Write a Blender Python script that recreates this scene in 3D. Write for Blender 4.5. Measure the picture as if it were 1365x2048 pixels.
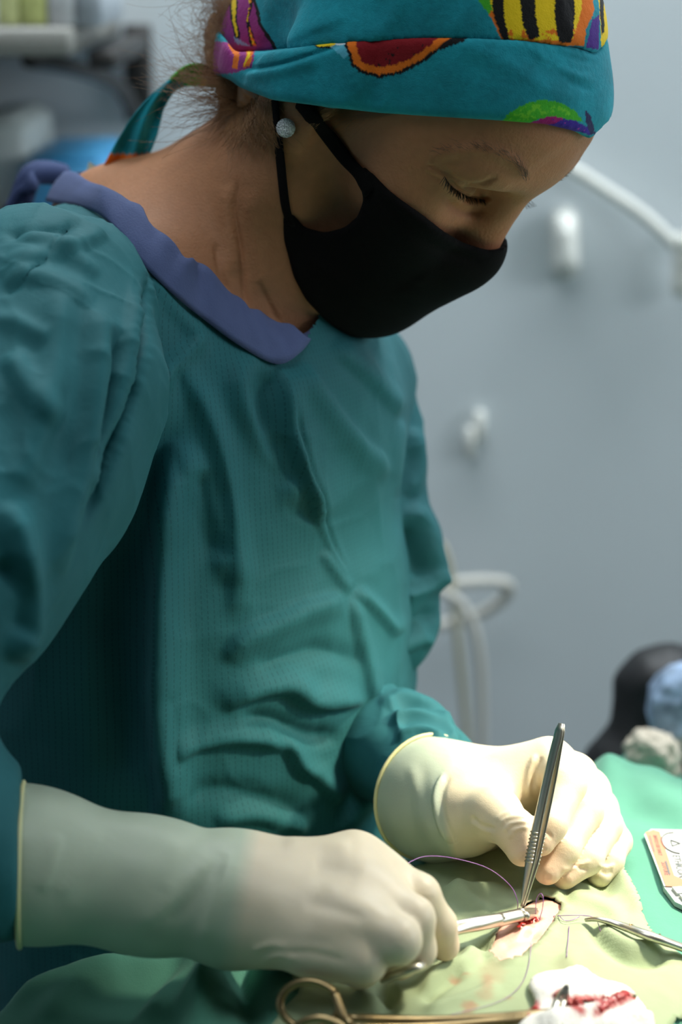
import bpy, math, random
import numpy as np
from mathutils import Vector, Matrix

# ------------------------------------------------------------------ camera, world, lights, exposure
for o in list(bpy.data.objects):
    bpy.data.objects.remove(o, do_unlink=True)
SC = bpy.context.scene
COL = SC.collection
W, H = 1365, 2048
LENS = 75.0
FPX = LENS / 36.0 * H
PITCH = math.radians(15.0)
CAM = np.array([0.0, 0.0, 1.45])
CF = np.array([0.0, math.cos(PITCH), -math.sin(PITCH)])
CU = np.array([0.0, math.sin(PITCH), math.cos(PITCH)])
CR = np.array([1.0, 0.0, 0.0])

cam_data = bpy.data.cameras.new('camera')
cam_data.sensor_fit = 'VERTICAL'
cam_data.sensor_height = 36.0
cam_data.sensor_width = 24.0
cam_data.lens = LENS
cam_data.clip_start = 0.05
cam_data.dof.use_dof = True
cam_data.dof.focus_distance = 1.15
cam_data.dof.aperture_fstop = 4.5
cam = bpy.data.objects.new('camera', cam_data)
cam.location = CAM
cam.rotation_euler = (math.pi / 2 - PITCH, 0, 0)
COL.objects.link(cam)
SC.camera = cam

SC.view_settings.view_transform = 'Standard'
SC.view_settings.look = 'None'
SC.view_settings.gamma = 1.0
SC.view_settings.use_curve_mapping = False
SC.view_settings.exposure = 0.0

world = bpy.data.worlds.new('room_ambience')
SC.world = world
world.use_nodes = True
bg = world.node_tree.nodes['Background']
bg.inputs[0].default_value = (0.62, 0.78, 0.86, 1)
bg.inputs[1].default_value = 0.03

def light(name, kind, loc, target, power, color, **kw):
    l = bpy.data.lights.new(name, kind)
    l.energy = power
    l.color = color
    for k, v in kw.items():
        setattr(l, k, v)
    o = bpy.data.objects.new(name, l)
    o.location = loc
    d = Vector(target) - Vector(loc)
    o.rotation_euler = d.to_track_quat('-Z', 'Y').to_euler()
    COL.objects.link(o)
    return o

# ceiling fluorescent panels, an added fill at the right wall, the surgical lamp, an added belly spot
light('ceiling_panel_light', 'AREA', (0.45, 2.02, 2.70), (0.45, 2.10, 0), 41, (0.90, 0.96, 1.0), shape='RECTANGLE', size=1.8, size_y=0.3)
light('ceiling_panel_light', 'AREA', (-0.35, 0.65, 2.70), (-0.3, 0.7, 0), 10, (0.90, 0.96, 1.0), shape='RECTANGLE', size=1.2, size_y=0.6)
light('right_fill_light', 'AREA', (2.17, 1.05, 1.55), (0.0, 1.15, 1.15), 24, (0.88, 0.95, 1.0), shape='RECTANGLE', size=0.9, size_y=1.1)  # added frontal fill for the chest, no known window behind it
light('surgical_lamp_light', 'SPOT', (0.74, 1.27, 1.95), (0.178, 1.105, 0.98), 165, (1.0, 0.91, 0.71), spot_size=math.radians(22.5), spot_blend=1.0, shadow_soft_size=0.08)
light('belly_fill_spot', 'SPOT', (1.0, 0.95, 1.72), (0.0, 1.19, 1.02), 70, (1.0, 0.90, 0.66), spot_size=math.radians(13), spot_blend=1.0, shadow_soft_size=0.07)  # added spot that brightens the gown's belly, stands in for lamp spill

# ------------------------------------------------------------------ helpers
def P(px, py, d):
    """pixel of the photograph + distance along the view axis -> point of the room"""
    return CAM + CF * d + CR * ((px - W / 2) / FPX * d) - CU * ((py - H / 2) / FPX * d)

def PP(l):
    return [P(*q) for q in l]

def proj(v):
    q = np.asarray(v, float) - CAM
    d = q @ CF
    return W / 2 + FPX * (q @ CR) / d, H / 2 - FPX * (q @ CU) / d, d

def unit(v):
    v = np.asarray(v, float)
    return v / np.linalg.norm(v)

def at_height(px, py, z):
    dirv = CF + CR * ((px - W / 2) / FPX) - CU * ((py - H / 2) / FPX)
    t = (z - CAM[2]) / dirv[2]
    return CAM + dirv * t

def at_y(px, py, y):
    dirv = CF + CR * ((px - W / 2) / FPX) - CU * ((py - H / 2) / FPX)
    return CAM + dirv * ((y - CAM[1]) / dirv[1])

def spline(pts, n=8, closed=False):
    p = np.asarray(pts, float)
    m = len(p)
    if m < 3 and not closed:
        t = np.linspace(0, 1, n + 1)[:, None]
        return p[0] * (1 - t) + p[-1] * t
    out = []
    t = np.linspace(0, 1, n, endpoint=False)[:, None]
    for i in range(m if closed else m - 1):
        if closed:
            a, b, c, d = p[(i - 1) % m], p[i], p[(i + 1) % m], p[(i + 2) % m]
        else:
            b, c = p[i], p[i + 1]
            a = p[i - 1] if i > 0 else 2 * b - c
            d = p[i + 2] if i + 2 < m else 2 * c - b
        out.append(0.5 * (2 * b + (c - a) * t + (2 * a - 5 * b + 4 * c - d) * t * t + (3 * b - a - 3 * c + d) * t ** 3))
    if not closed:
        out.append(p[-1][None])
    return np.concatenate(out)

def smin(a, b, k):
    if k <= 0:
        return np.minimum(a, b)
    h = np.maximum(k - np.abs(a - b), 0) / k
    return np.minimum(a, b) - h * h * (k * 0.25)

def smax(a, b, k):
    return -smin(-a, -b, k)

# --- primitives: each is (lo, hi, distance function of broadcast X, Y, Z)
def ell(c, r, R=None):
    c = np.asarray(c, float)
    r = np.asarray(r, float) * np.ones(3)
    R = np.eye(3) if R is None else np.asarray(R, float)      # columns = axes
    ext = np.sqrt(((R * r) ** 2).sum(1))
    def f(X, Y, Z):
        q = [(X - c[0]) * R[0, i] + (Y - c[1]) * R[1, i] + (Z - c[2]) * R[2, i] for i in range(3)]
        k0 = np.sqrt((q[0] / r[0]) ** 2 + (q[1] / r[1]) ** 2 + (q[2] / r[2]) ** 2)
        k1 = np.sqrt((q[0] / r[0] ** 2) ** 2 + (q[1] / r[1] ** 2) ** 2 + (q[2] / r[2] ** 2) ** 2)
        return k0 * (k0 - 1) / np.maximum(k1, 1e-6)
    return c - ext, c + ext, f

def cone(a, b, ra, rb):
    a = np.asarray(a, float); b = np.asarray(b, float)
    ab = b - a
    L2 = max(ab @ ab, 1e-12)
    R = max(ra, rb)
    def f(X, Y, Z):
        t = np.clip(((X - a[0]) * ab[0] + (Y - a[1]) * ab[1] + (Z - a[2]) * ab[2]) / L2, 0, 1)
        return np.sqrt((X - a[0] - t * ab[0]) ** 2 + (Y - a[1] - t * ab[1]) ** 2 + (Z - a[2] - t * ab[2]) ** 2) - (ra + (rb - ra) * t)
    return np.minimum(a, b) - R, np.maximum(a, b) + R, f

def econe(a, b, ra, rb, u):
    """capsule of elliptical section; ra, rb = (half size along u, half size across)"""
    a = np.asarray(a, float); b = np.asarray(b, float)
    ab = b - a
    L = np.linalg.norm(ab)
    w = ab / L
    u = np.asarray(u, float); u = unit(u - w * (u @ w))
    v = np.cross(w, u)
    R = max(max(ra), max(rb))
    def f(X, Y, Z):
        x, y, z = X - a[0], Y - a[1], Z - a[2]
        s = x * w[0] + y * w[1] + z * w[2]
        t = np.clip(s / L, 0, 1)
        e = s - t * L
        p = x * u[0] + y * u[1] + z * u[2]
        q = x * v[0] + y * v[1] + z * v[2]
        ru = ra[0] + (rb[0] - ra[0]) * t
        rv = ra[1] + (rb[1] - ra[1]) * t
        rm = np.minimum(ru, rv)
        k0 = np.sqrt((p / ru) ** 2 + (q / rv) ** 2 + (e / rm) ** 2)
        k1 = np.sqrt((p / ru ** 2) ** 2 + (q / rv ** 2) ** 2 + (e / rm ** 2) ** 2)
        return k0 * (k0 - 1) / np.maximum(k1, 1e-6)
    return np.minimum(a, b) - R, np.maximum(a, b) + R, f

class Field:
    def __init__(s, lo, hi, h):
        s.h = h
        s.lo = np.asarray(lo, float)
        n = np.ceil((np.asarray(hi, float) - s.lo) / h).astype(int) + 1
        s.n = n
        s.ax = [(s.lo[i] + h * np.arange(n[i])).astype(np.float32) for i in range(3)]
        s.D = np.full(n, 0.5, np.float32)
    def like(s):
        o = Field.__new__(Field)
        o.h, o.lo, o.n, o.ax = s.h, s.lo, s.n, s.ax
        o.D = np.full(s.n, 0.5, np.float32)
        return o
    def ev(s, prim, m):
        lo, hi, f = prim
        i0 = np.clip(np.floor((lo - m - s.lo) / s.h).astype(int), 0, s.n)
        i1 = np.clip(np.ceil((hi + m - s.lo) / s.h).astype(int) + 1, 0, s.n)
        if np.any(i1 <= i0):
            return None, None
        sl = tuple(slice(a, b) for a, b in zip(i0, i1))
        d = f(s.ax[0][sl[0]][:, None, None], s.ax[1][sl[1]][None, :, None], s.ax[2][sl[2]][None, None, :])
        return sl, d.astype(np.float32)
    def add(s, prim, k=0.0):
        sl, d = s.ev(prim, k + 4 * s.h)
        if sl is not None:
            s.D[sl] = smin(s.D[sl], d, k)
        return s
    def sub(s, prim, k=0.0):
        sl, d = s.ev(prim, k + 4 * s.h)
        if sl is not None:
            s.D[sl] = smax(s.D[sl], -d, k)
        return s
    def chain(s, pts, rs, k=0.0):
        for i in range(len(pts) - 1):
            s.add(cone(pts[i], pts[i + 1], rs[i], rs[i + 1]), k)
        return s
    def merge(s, o, k=0.0):
        s.D = smin(s.D, o.D, k)
        return s
    def cut(s, f, k=0.0):
        """keep where f(X,Y,Z) < 0"""
        d = f(s.ax[0][:, None, None], s.ax[1][None, :, None], s.ax[2][None, None, :]).astype(np.float32)
        s.D = smax(s.D, d, k)
        return s
    def mesh(s):
        D = s.D
        D = np.pad(D, 1, constant_values=0.5)
        S = D < 0
        nx, ny, nz = D.shape
        c = S[:-1, :-1, :-1].astype(np.int8)
        tot = np.zeros((nx - 1, ny - 1, nz - 1), np.int8)
        for i in (0, 1):
            for j in (0, 1):
                for k in (0, 1):
                    tot += S[i:nx - 1 + i, j:ny - 1 + j, k:nz - 1 + k]
        I, J, K = np.nonzero((tot > 0) & (tot < 8))
        N = len(I)
        idx = np.full(tot.shape, -1, np.int32)
        idx[I, J, K] = np.arange(N)
        corners = [(i, j, k) for i in (0, 1) for j in (0, 1) for k in (0, 1)]
        val = np.stack([D[I + a, J + b, K + e] for a, b, e in corners], 1)
        acc = np.zeros((N, 3)); cnt = np.zeros(N)
        for p in range(8):
            for q in range(p + 1, 8):
                dc = np.array(corners[q]) - np.array(corners[p])
                if np.abs(dc).sum() != 1:
                    continue
                m = (val[:, p] < 0) != (val[:, q] < 0)
                t = val[m, p] / (val[m, p] - val[m, q])
                acc[m] += np.array(corners[p]) + t[:, None] * dc
                cnt[m] += 1
        pos = acc / cnt[:, None] + np.stack([I, J, K], 1) - 1
        V = s.lo + pos * s.h
        quads = []
        for ax in range(3):
            a1, a2 = (ax + 1) % 3, (ax + 2) % 3
            s0 = [slice(1, n - 1) for n in D.shape]; s1 = list(s0)
            s0[ax] = slice(0, D.shape[ax] - 1); s1[ax] = slice(1, D.shape[ax])
            A = S[tuple(s0)]; B = S[tuple(s1)]
            e = np.nonzero(A != B)
            base = np.stack(e, 1)
            base[:, a1] += 1; base[:, a2] += 1
            flip = ~A[e]
            o1 = np.zeros(3, int); o1[a1] = 1
            o2 = np.zeros(3, int); o2[a2] = 1
            g = lambda b: idx[b[:, 0], b[:, 1], b[:, 2]]
            q = np.stack([g(base - o1 - o2), g(base - o2), g(base), g(base - o1)], 1)
            q[flip] = q[flip][:, ::-1]
            quads.append(q)
        Q = np.concatenate(quads)
        return V, Q

def edges_of(Fc):
    n = Fc.shape[1]
    e = np.concatenate([Fc[:, [i, (i + 1) % n]] for i in range(n)])
    e.sort(axis=1)
    return np.unique(e, axis=0)

def smooth(V, Fc, it=2, lam=0.5):
    E = edges_of(Fc)
    n = len(V)
    deg = np.bincount(E.ravel(), minlength=n).astype(float)
    for _ in range(it):
        A = np.stack([np.bincount(E[:, 0], V[E[:, 1], i], n) + np.bincount(E[:, 1], V[E[:, 0], i], n) for i in range(3)], 1)
        V = V + lam * (A / np.maximum(deg, 1)[:, None] - V)
    return V

def vnormals(V, Fc):
    if Fc.shape[1] == 4:
        n = np.cross(V[Fc[:, 2]] - V[Fc[:, 0]], V[Fc[:, 3]] - V[Fc[:, 1]])
    else:
        n = np.cross(V[Fc[:, 1]] - V[Fc[:, 0]], V[Fc[:, 2]] - V[Fc[:, 0]])
    out = np.stack([sum(np.bincount(Fc[:, j], n[:, i], len(V)) for j in range(Fc.shape[1])) for i in range(3)], 1)
    l = np.linalg.norm(out, axis=1)
    return out / np.maximum(l, 1e-12)[:, None]

def subdiv(V, Q, sm=1):
    """split every quad in four, then relax a little"""
    n = len(V)
    E = np.concatenate([np.sort(Q[:, [i, (i + 1) % 4]], axis=1) for i in range(4)])
    key = E[:, 0].astype(np.int64) * n + E[:, 1]
    uk, first, inv = np.unique(key, return_index=True, return_inverse=True)
    mid = V[E[first]].mean(1)
    fc = V[Q].mean(1)
    V2 = np.concatenate([V, mid, fc])
    m = len(Q)
    e = [n + inv[i * m:(i + 1) * m] for i in range(4)]
    c = n + len(uk) + np.arange(m)
    Q2 = np.concatenate([np.stack([Q[:, i], e[i], c, e[i - 1]], 1) for i in range(4)])
    if sm:
        V2 = smooth(V2, Q2, sm, 0.5)
    return V2, Q2

def make_mesh(name, V, Fc, mat=None, parent=None, smooth_shade=True, uv=None, col=None):
    me = bpy.data.meshes.new(name)
    V = np.ascontiguousarray(V, np.float32)
    if isinstance(Fc, np.ndarray):
        k = Fc.shape[1]
        me.vertices.add(len(V)); me.vertices.foreach_set('co', V.ravel())
        me.loops.add(Fc.size); me.loops.foreach_set('vertex_index', np.ascontiguousarray(Fc, np.int32).ravel())
        me.polygons.add(len(Fc))
        me.polygons.foreach_set('loop_start', np.arange(0, Fc.size, k, dtype=np.int32))
        me.polygons.foreach_set('loop_total', np.full(len(Fc), k, np.int32))
        me.update(calc_edges=True)
        me.validate()
    else:
        me.from_pydata([tuple(map(float, v)) for v in V], [], Fc)
    if smooth_shade:
        me.polygons.foreach_set('use_smooth', np.ones(len(me.polygons), bool))
    if col is not None:
        for an, cv in col.items():
            at = me.attributes.new(an, 'FLOAT_COLOR', 'POINT')
            c4 = np.ones((len(V), 4), np.float32); c4[:, :cv.shape[1]] = cv
            at.data.foreach_set('color', c4.ravel())
    if uv is not None:
        at = me.attributes.new('cloth_uv', 'FLOAT_VECTOR', 'POINT')
        at.data.foreach_set('vector', np.ascontiguousarray(uv, np.float32).ravel())
    me.update()
    o = bpy.data.objects.new(name, me)
    COL.objects.link(o)
    if mat is not None:
        me.materials.append(mat)
    if parent is not None:
        o.parent = parent
    return o

def tag(o, label=None, cat=None, group=None, kind=None):
    if label: o['label'] = label
    if cat: o['category'] = cat
    if group: o['group'] = group
    if kind: o['kind'] = kind
    return o

def empty(name, loc=(0, 0, 0)):
    o = bpy.data.objects.new(name, None)
    o.location = loc
    o.empty_display_size = 0.05
    COL.objects.link(o)
    return o

class MB:
    """collects shapes into one mesh"""
    def __init__(s):
        s.V = []; s.F = []; s.n = 0
    def raw(s, V, Fs):
        V = np.asarray(V, float)
        s.V.append(V)
        s.F += [tuple(int(i) + s.n for i in f) for f in Fs]
        s.n += len(V)
        return s
    def tube(s, pts, r, sides=8, up=None, flat=1.0, caps=True):
        """tube along a polyline, r scalar or list, flat = ratio of the section along 'up' side"""
        p = np.asarray(pts, float); n = len(p)
        r = np.ones(n) * r if np.isscalar(r) else np.asarray(r, float)
        fl = np.ones(n) * flat if np.isscalar(flat) else np.asarray(flat, float)
        T = np.gradient(p, axis=0)
        T /= np.maximum(np.linalg.norm(T, axis=1), 1e-12)[:, None]
        ref = np.asarray(up, float) if up is not None else (np.array([0, 0, 1.]) if abs(T[0][2]) < 0.9 else np.array([1., 0, 0]))
        V = []
        for i in range(n):
            if up is None and i > 0:
                ref = A
            A = ref - T[i] * (ref @ T[i]); A = A / np.linalg.norm(A)
            B = np.cross(T[i], A)
            for j in range(sides):
                a = 2 * math.pi * j / sides
                V.append(p[i] + r[i] * (math.cos(a) * A * fl[i] + math.sin(a) * B))
        Fs = [(i * sides + j, i * sides + (j + 1) % sides, (i + 1) * sides + (j + 1) % sides, (i + 1) * sides + j) for i in range(n - 1) for j in range(sides)]
        if caps:
            Fs.append(tuple(range(sides))[::-1]); Fs.append(tuple((n - 1) * sides + j for j in range(sides)))
        return s.raw(V, Fs)
    def box(s, lo, hi, M=None, bevel=0.0):
        lo = np.asarray(lo, float); hi = np.asarray(hi, float)
        if bevel <= 0:
            V = np.array([[(lo, hi)[i][0], (lo, hi)[j][1], (lo, hi)[k][2]] for i in (0, 1) for j in (0, 1) for k in (0, 1)])
            Fs = [(0, 1, 3, 2), (4, 6, 7, 5), (0, 4, 5, 1), (2, 3, 7, 6), (0, 2, 6, 4), (1, 5, 7, 3)]
        else:
            b = bevel
            ring = [(lo[0] + b, lo[1]), (hi[0] - b, lo[1]), (hi[0], lo[1] + b), (hi[0], hi[1] - b), (hi[0] - b, hi[1]), (lo[0] + b, hi[1]), (lo[0], hi[1] - b), (lo[0], lo[1] + b)]
            c = (lo + hi) / 2
            rin = [(x + (b if x < c[0] else -b) * .7, y + (b if y < c[1] else -b) * .7) for x, y in ring]
            V = np.array([(x, y, z) for rg, z in ((rin, lo[2]), (ring, lo[2] + b), (ring, hi[2] - b), (rin, hi[2])) for x, y in rg])
            Fs = [(l * 8 + j, l * 8 + (j + 1) % 8, l * 8 + 8 + (j + 1) % 8, l * 8 + 8 + j) for l in range(3) for j in range(8)]
            Fs += [tuple(range(8))[::-1], tuple(range(24, 32))]
        if M is not None:
            M = np.asarray(M, float)
            V = V @ M[:3, :3].T + M[:3, 3]
        return s.raw(V, Fs)
    def build(s, name, mat, parent=None, smooth_shade=True):
        return make_mesh(name, np.concatenate(s.V), s.F, mat, parent, smooth_shade)

def frame(o, x, y, z=None):
    """4x4 from origin and x, y directions"""
    x = unit(x); y = np.asarray(y, float); y = unit(y - x * (x @ y))
    M = np.eye(4)
    M[:3, 0] = x; M[:3, 1] = y; M[:3, 2] = np.cross(x, y); M[:3, 3] = o
    return M

# --- folds: ridges and creases of cloth and skin, run along lines over a surface
def seg_dist(pts, line):
    """distance, side and position along a polyline (2-D)"""
    best = np.full(len(pts), 1e9); side = np.zeros(len(pts)); pos = np.zeros(len(pts))
    L = np.concatenate([[0], np.cumsum(np.linalg.norm(np.diff(line, axis=0), axis=1))])
    for i in range(len(line) - 1):
        a, b = line[i], line[i + 1]
        ab = b - a; l2 = max(ab @ ab, 1e-9)
        q = pts - a
        t = np.clip((q @ ab) / l2, 0, 1)
        e = q - t[:, None] * ab
        d = np.sqrt((e ** 2).sum(1))
        cr = ab[0] * q[:, 1] - ab[1] * q[:, 0]
        m = d < best
        best[m] = d[m]; side[m] = np.sign(cr[m]); pos[m] = (L[i] + t[m] * math.sqrt(l2)) / L[-1]
    return best, side, pos

def folds(V, Fc, strokes, facing=0.0, dirv=None, dmax=None):
    """strokes: (points, height, width on the right hand of the run [screen: below/left], width on the other side)"""
    N = vnormals(V, Fc)
    px, py, dd = proj(V)
    pts = np.stack([px, py], 1)
    view = V - CAM
    view /= np.linalg.norm(view, axis=1)[:, None]
    fac = -(N * view).sum(1)
    vis = np.clip((fac - facing) / 0.15, 0, 1)
    if dmax is not None:
        vis = vis * (dd < dmax)
    disp = np.zeros(len(V))
    for st in strokes:
        line, h, w1, w2 = st[:4]
        taper = st[4] if len(st) > 4 else 1.0
        line = spline(np.asarray(line, float), 6)
        lo = line.min(0) - 3 * max(w1, w2); hi = line.max(0) + 3 * max(w1, w2)
        m = (pts[:, 0] > lo[0]) & (pts[:, 0] < hi[0]) & (pts[:, 1] > lo[1]) & (pts[:, 1] < hi[1]) & (vis > 0)
        ii = np.nonzero(m)[0]
        if len(ii) == 0:
            continue
        d, sd, t = seg_dist(pts[ii], line)
        w = np.where(sd > 0, w1, w2)
        prof = np.exp(-(d / w) ** 2)
        if taper:
            prof = prof * np.clip(np.sin(np.pi * np.clip(t, 0.0, 1)) * 1.8 * taper + (1 - taper), 0, 1) * np.clip(t / 0.1, 0, 1) * np.clip((1 - t) / 0.1, 0, 1)
        disp[ii] += h * prof * vis[ii]
    if dirv is None:
        return V + N * disp[:, None]
    return V + np.asarray(dirv) * disp[:, None]

def vnoise(p, scale, seed=0):
    """smooth value noise, -1..1"""
    rng = np.random.RandomState(seed)
    T = rng.rand(4096) * 2 - 1
    q = np.asarray(p, float) / scale + 1000.0
    i = np.floor(q).astype(np.int64); f = q - i
    f = f * f * (3 - 2 * f)
    out = 0
    for a in (0, 1):
        for b in (0, 1):
            for c in (0, 1):
                hsh = ((i[:, 0] + a) * 73856093 ^ (i[:, 1] + b) * 19349663 ^ (i[:, 2] + c) * 83492791) & 4095
                out = out + T[hsh] * (f[:, 0] if a else 1 - f[:, 0]) * (f[:, 1] if b else 1 - f[:, 1]) * (f[:, 2] if c else 1 - f[:, 2])
    return out

def crumple(p, scale, seed=0):
    """sharp-ridged noise, 0..1, like creased cloth"""
    w = np.stack([vnoise(p, scale * 2, seed + 1), vnoise(p, scale * 2, seed + 2), vnoise(p, scale * 2, seed + 3)], 1)
    return (1 - np.abs(vnoise(np.asarray(p) + w * scale * 0.7, scale, seed))) ** 4

def in_poly(x, y, poly):
    poly = np.asarray(poly, float)
    r = np.zeros(len(x), bool)
    n = len(poly)
    j = n - 1
    for i in range(n):
        xi, yi = poly[i]; xj, yj = poly[j]
        if yi != yj:
            c = ((yi > y) != (yj > y)) & (x < (xj - xi) * (y - yi) / (yj - yi) + xi)
            r ^= c
        j = i
    return r

# ------------------------------------------------------------------ materials
def mat(name, color, rough=0.6, metal=0.0, bump=0.0, bscale=400.0, var=0.0, vscale=8.0, sss=0.0, sss_r=(1, .4, .25), sss_s=0.005, sheen=0.0, spec=0.5, attr=None, trans=0.0, emit=None, aniso=None, coords='Object', fine=0.0, fscale=900):
    m = bpy.data.materials.new(name)
    m.use_nodes = True
    nt = m.node_tree; N = nt.nodes; Lk = nt.links
    b = N['Principled BSDF']
    b.inputs['Base Color'].default_value = (*color, 1)
    b.inputs['Roughness'].default_value = rough
    b.inputs['Metallic'].default_value = metal
    b.inputs['Specular IOR Level'].default_value = spec
    tc = N.new('ShaderNodeTexCoord')
    src = None
    if attr:
        a = N.new('ShaderNodeAttribute'); a.attribute_name = attr
        src = a.outputs['Color']
    if var > 0:
        n = N.new('ShaderNodeTexNoise'); n.inputs['Scale'].default_value = vscale; n.inputs['Detail'].default_value = 5
        Lk.new(tc.outputs[coords], n.inputs['Vector'])
        mr = N.new('ShaderNodeMapRange'); mr.inputs[1].default_value = 0.3; mr.inputs[2].default_value = 0.7
        mr.inputs[3].default_value = 1 - var; mr.inputs[4].default_value = 1 + var
        Lk.new(n.outputs['Fac'], mr.inputs[0])
        mx = N.new('ShaderNodeMix'); mx.data_type = 'RGBA'; mx.blend_type = 'MULTIPLY'; mx.inputs[0].default_value = 1
        if src: Lk.new(src, mx.inputs[6])
        else: mx.inputs[6].default_value = (*color, 1)
        Lk.new(mr.outputs[0], mx.inputs[7])
        src = mx.outputs[2]
    if src:
        Lk.new(src, b.inputs['Base Color'])
    if bump > 0:
        n = N.new('ShaderNodeTexNoise'); n.inputs['Scale'].default_value = bscale; n.inputs['Detail'].default_value = 4
        Lk.new(tc.outputs[coords], n.inputs['Vector'])
        bp = N.new('ShaderNodeBump'); bp.inputs['Strength'].default_value = bump; bp.inputs['Distance'].default_value = 0.001
        Lk.new(n.outputs['Fac'], bp.inputs['Height'])
        last = bp
        if fine > 0:
            n2 = N.new('ShaderNodeTexNoise'); n2.inputs['Scale'].default_value = fscale; n2.inputs['Detail'].default_value = 2
            Lk.new(tc.outputs[coords], n2.inputs['Vector'])
            bp2 = N.new('ShaderNodeBump'); bp2.inputs['Strength'].default_value = fine; bp2.inputs['Distance'].default_value = 0.0006
            Lk.new(n2.outputs['Fac'], bp2.inputs['Height']); Lk.new(bp.outputs[0], bp2.inputs['Normal'])
            last = bp2
        Lk.new(last.outputs[0], b.inputs['Normal'])
    if sss > 0:
        b.inputs['Subsurface Weight'].default_value = sss
        b.inputs['Subsurface Radius'].default_value = sss_r
        b.inputs['Subsurface Scale'].default_value = sss_s
    if sheen > 0:
        b.inputs['Sheen Weight'].default_value = sheen
        b.inputs['Sheen Roughness'].default_value = 0.5
    if trans > 0:
        b.inputs['Transmission Weight'].default_value = trans
    if emit:
        b.inputs['Emission Color'].default_value = (*emit[:3], 1)
        b.inputs['Emission Strength'].default_value = emit[3]
    m['b'] = 1
    return m

# ------------------------------------------------------------------ the room
M_WALL = mat('blue_grey_wall_paint', (0.60, 0.655, 0.68), 0.55, bump=0.05, bscale=60, var=0.03, vscale=2)
WY = 2.30
def slab(name, lo, hi, m, kind='structure'):
    mb = MB(); mb.box(lo, hi)
    o = mb.build(name, m, None, False)
    o['kind'] = kind
    return o
slab('wall_back', (-2.2, WY, 0), (2.2, WY + 0.1, 2.75), M_WALL)
slab('wall_left', (-2.3, -1.0, 0), (-2.2, WY + 0.1, 2.75), M_WALL)
slab('wall_right', (2.2, -1.0, 0), (2.3, WY + 0.1, 2.75), M_WALL)
slab('ceiling', (-2.3, -1.0, 2.75), (2.3, WY + 0.1, 2.85), mat('ceiling_white', (0.75, 0.76, 0.75), 0.8))
slab('floor', (-2.3, -1.0, -0.05), (2.3, WY + 0.1, 0), mat('grey_vinyl_floor', (0.13, 0.14, 0.145), 0.35, var=0.12, vscale=30))
slab('baseboard_back', (-2.2, WY - 0.015, 0), (2.2, WY, 0.1), mat('baseboard_grey', (0.2, 0.22, 0.24), 0.5))

# unseen window frame added round the fill light on the right wall
mb = MB()
for lo_, hi_ in (((2.17, 0.56, 0.96), (2.2, 0.60, 2.14)), ((2.17, 1.50, 0.96), (2.2, 1.54, 2.14)), ((2.17, 0.60, 0.96), (2.2, 1.50, 1.00)), ((2.17, 0.60, 2.10), (2.2, 1.50, 2.14))):
    mb.box(lo_, hi_)
wf = mb.build('added_window_frame', mat('added_frame_white', (0.7, 0.7, 0.68), 0.5), None, False); wf['kind'] = 'structure'

def W_(px, py, off=0.0):
    return at_y(px, py, WY - off)

M_WHITE = mat('white_plastic', (0.74, 0.75, 0.70), 0.4, var=0.03, vscale=40)
M_DARK = mat('dark_bracket_metal', (0.035, 0.033, 0.032), 0.5, 0.3)
M_HOSE = mat('pale_corrugated_hose', (0.58, 0.57, 0.52), 0.45, spec=0.4)
M_HOSE2 = mat('yellowed_clear_hose', (0.50, 0.48, 0.36), 0.35, spec=0.5)

# shelf at the upper left with its bracket
sh = empty('wall_shelf', W_(60, 45))
so = np.array(sh.location)
mb = MB()
a = W_(-700, 48); b = W_(238, 48)
mb.box(np.array([a[0], WY - 0.42, a[2] - 0.012]) - so, np.array([b[0], WY, a[2] + 0.012]) - so, bevel=0.003)
mb.build('shelf_board', mat('pale_shelf_board', (0.22, 0.22, 0.20), 0.45, var=0.05, vscale=30), sh)
for bx_ in (W_(292, 60), W_(-420, 60)):
    mb = MB()
    mb.box(np.array([bx_[0] - 0.022, WY - 0.02, a[2] - 0.10]) - so, np.array([bx_[0] + 0.006, WY, a[2] + 0.0]) - so, bevel=0.002)
    mb.box(np.array([bx_[0] - 0.020, WY - 0.36, a[2] - 0.026]) - so, np.array([bx_[0] + 0.004, WY - 0.01, a[2] - 0.010]) - so, bevel=0.002)
    arc = spline([np.array([bx_[0] - 0.075, WY - 0.35, a[2] - 0.018]), np.array([bx_[0] - 0.045, WY - 0.27, a[2] - 0.03]), np.array([bx_[0] - 0.020, WY - 0.12, a[2] - 0.055]), np.array([bx_[0] - 0.010, WY - 0.03, a[2] - 0.09])], 6)
    mb.tube(arc - so, 0.008, 8)
    mb.build('bracket', M_DARK, sh)
tag(sh, 'pale wall shelf on a dark curved bracket at the upper left', 'shelf')
for px0, px1, hh, c, lb in ((-140, -75, .07, (0.3, 0.4, 0.5), None), (-66, -10, .06, (0.6, 0.62, 0.6), None), (-6, 38, .055, (0.62, 0.66, 0.30), 'lime and white carton leftmost on the wall shelf'), (42, 92, .05, (0.55, 0.60, 0.22), 'pale yellow-green carton second on the wall shelf'), (96, 150, .06, (0.62, 0.64, 0.66), 'white carton third on the wall shelf'), (155, 205, .05, (0.42, 0.47, 0.52), 'grey carton nearest the end of the wall shelf')):
    if lb is None: continue
    p0 = W_(px0, 40, .38); p1 = W_(px1, 40, .38)
    mb = MB(); zt = a[2] + 0.0125
    mb.box((p0[0], WY - 0.38, zt), (p1[0], WY - 0.20, zt + hh), bevel=0.002)
    o = mb.build('carton', mat('carton_' + str(px0 + 200), c, 0.6, var=0.25, vscale=60))
    tag(o, lb, 'box', 'cartons on the wall shelf')

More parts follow.
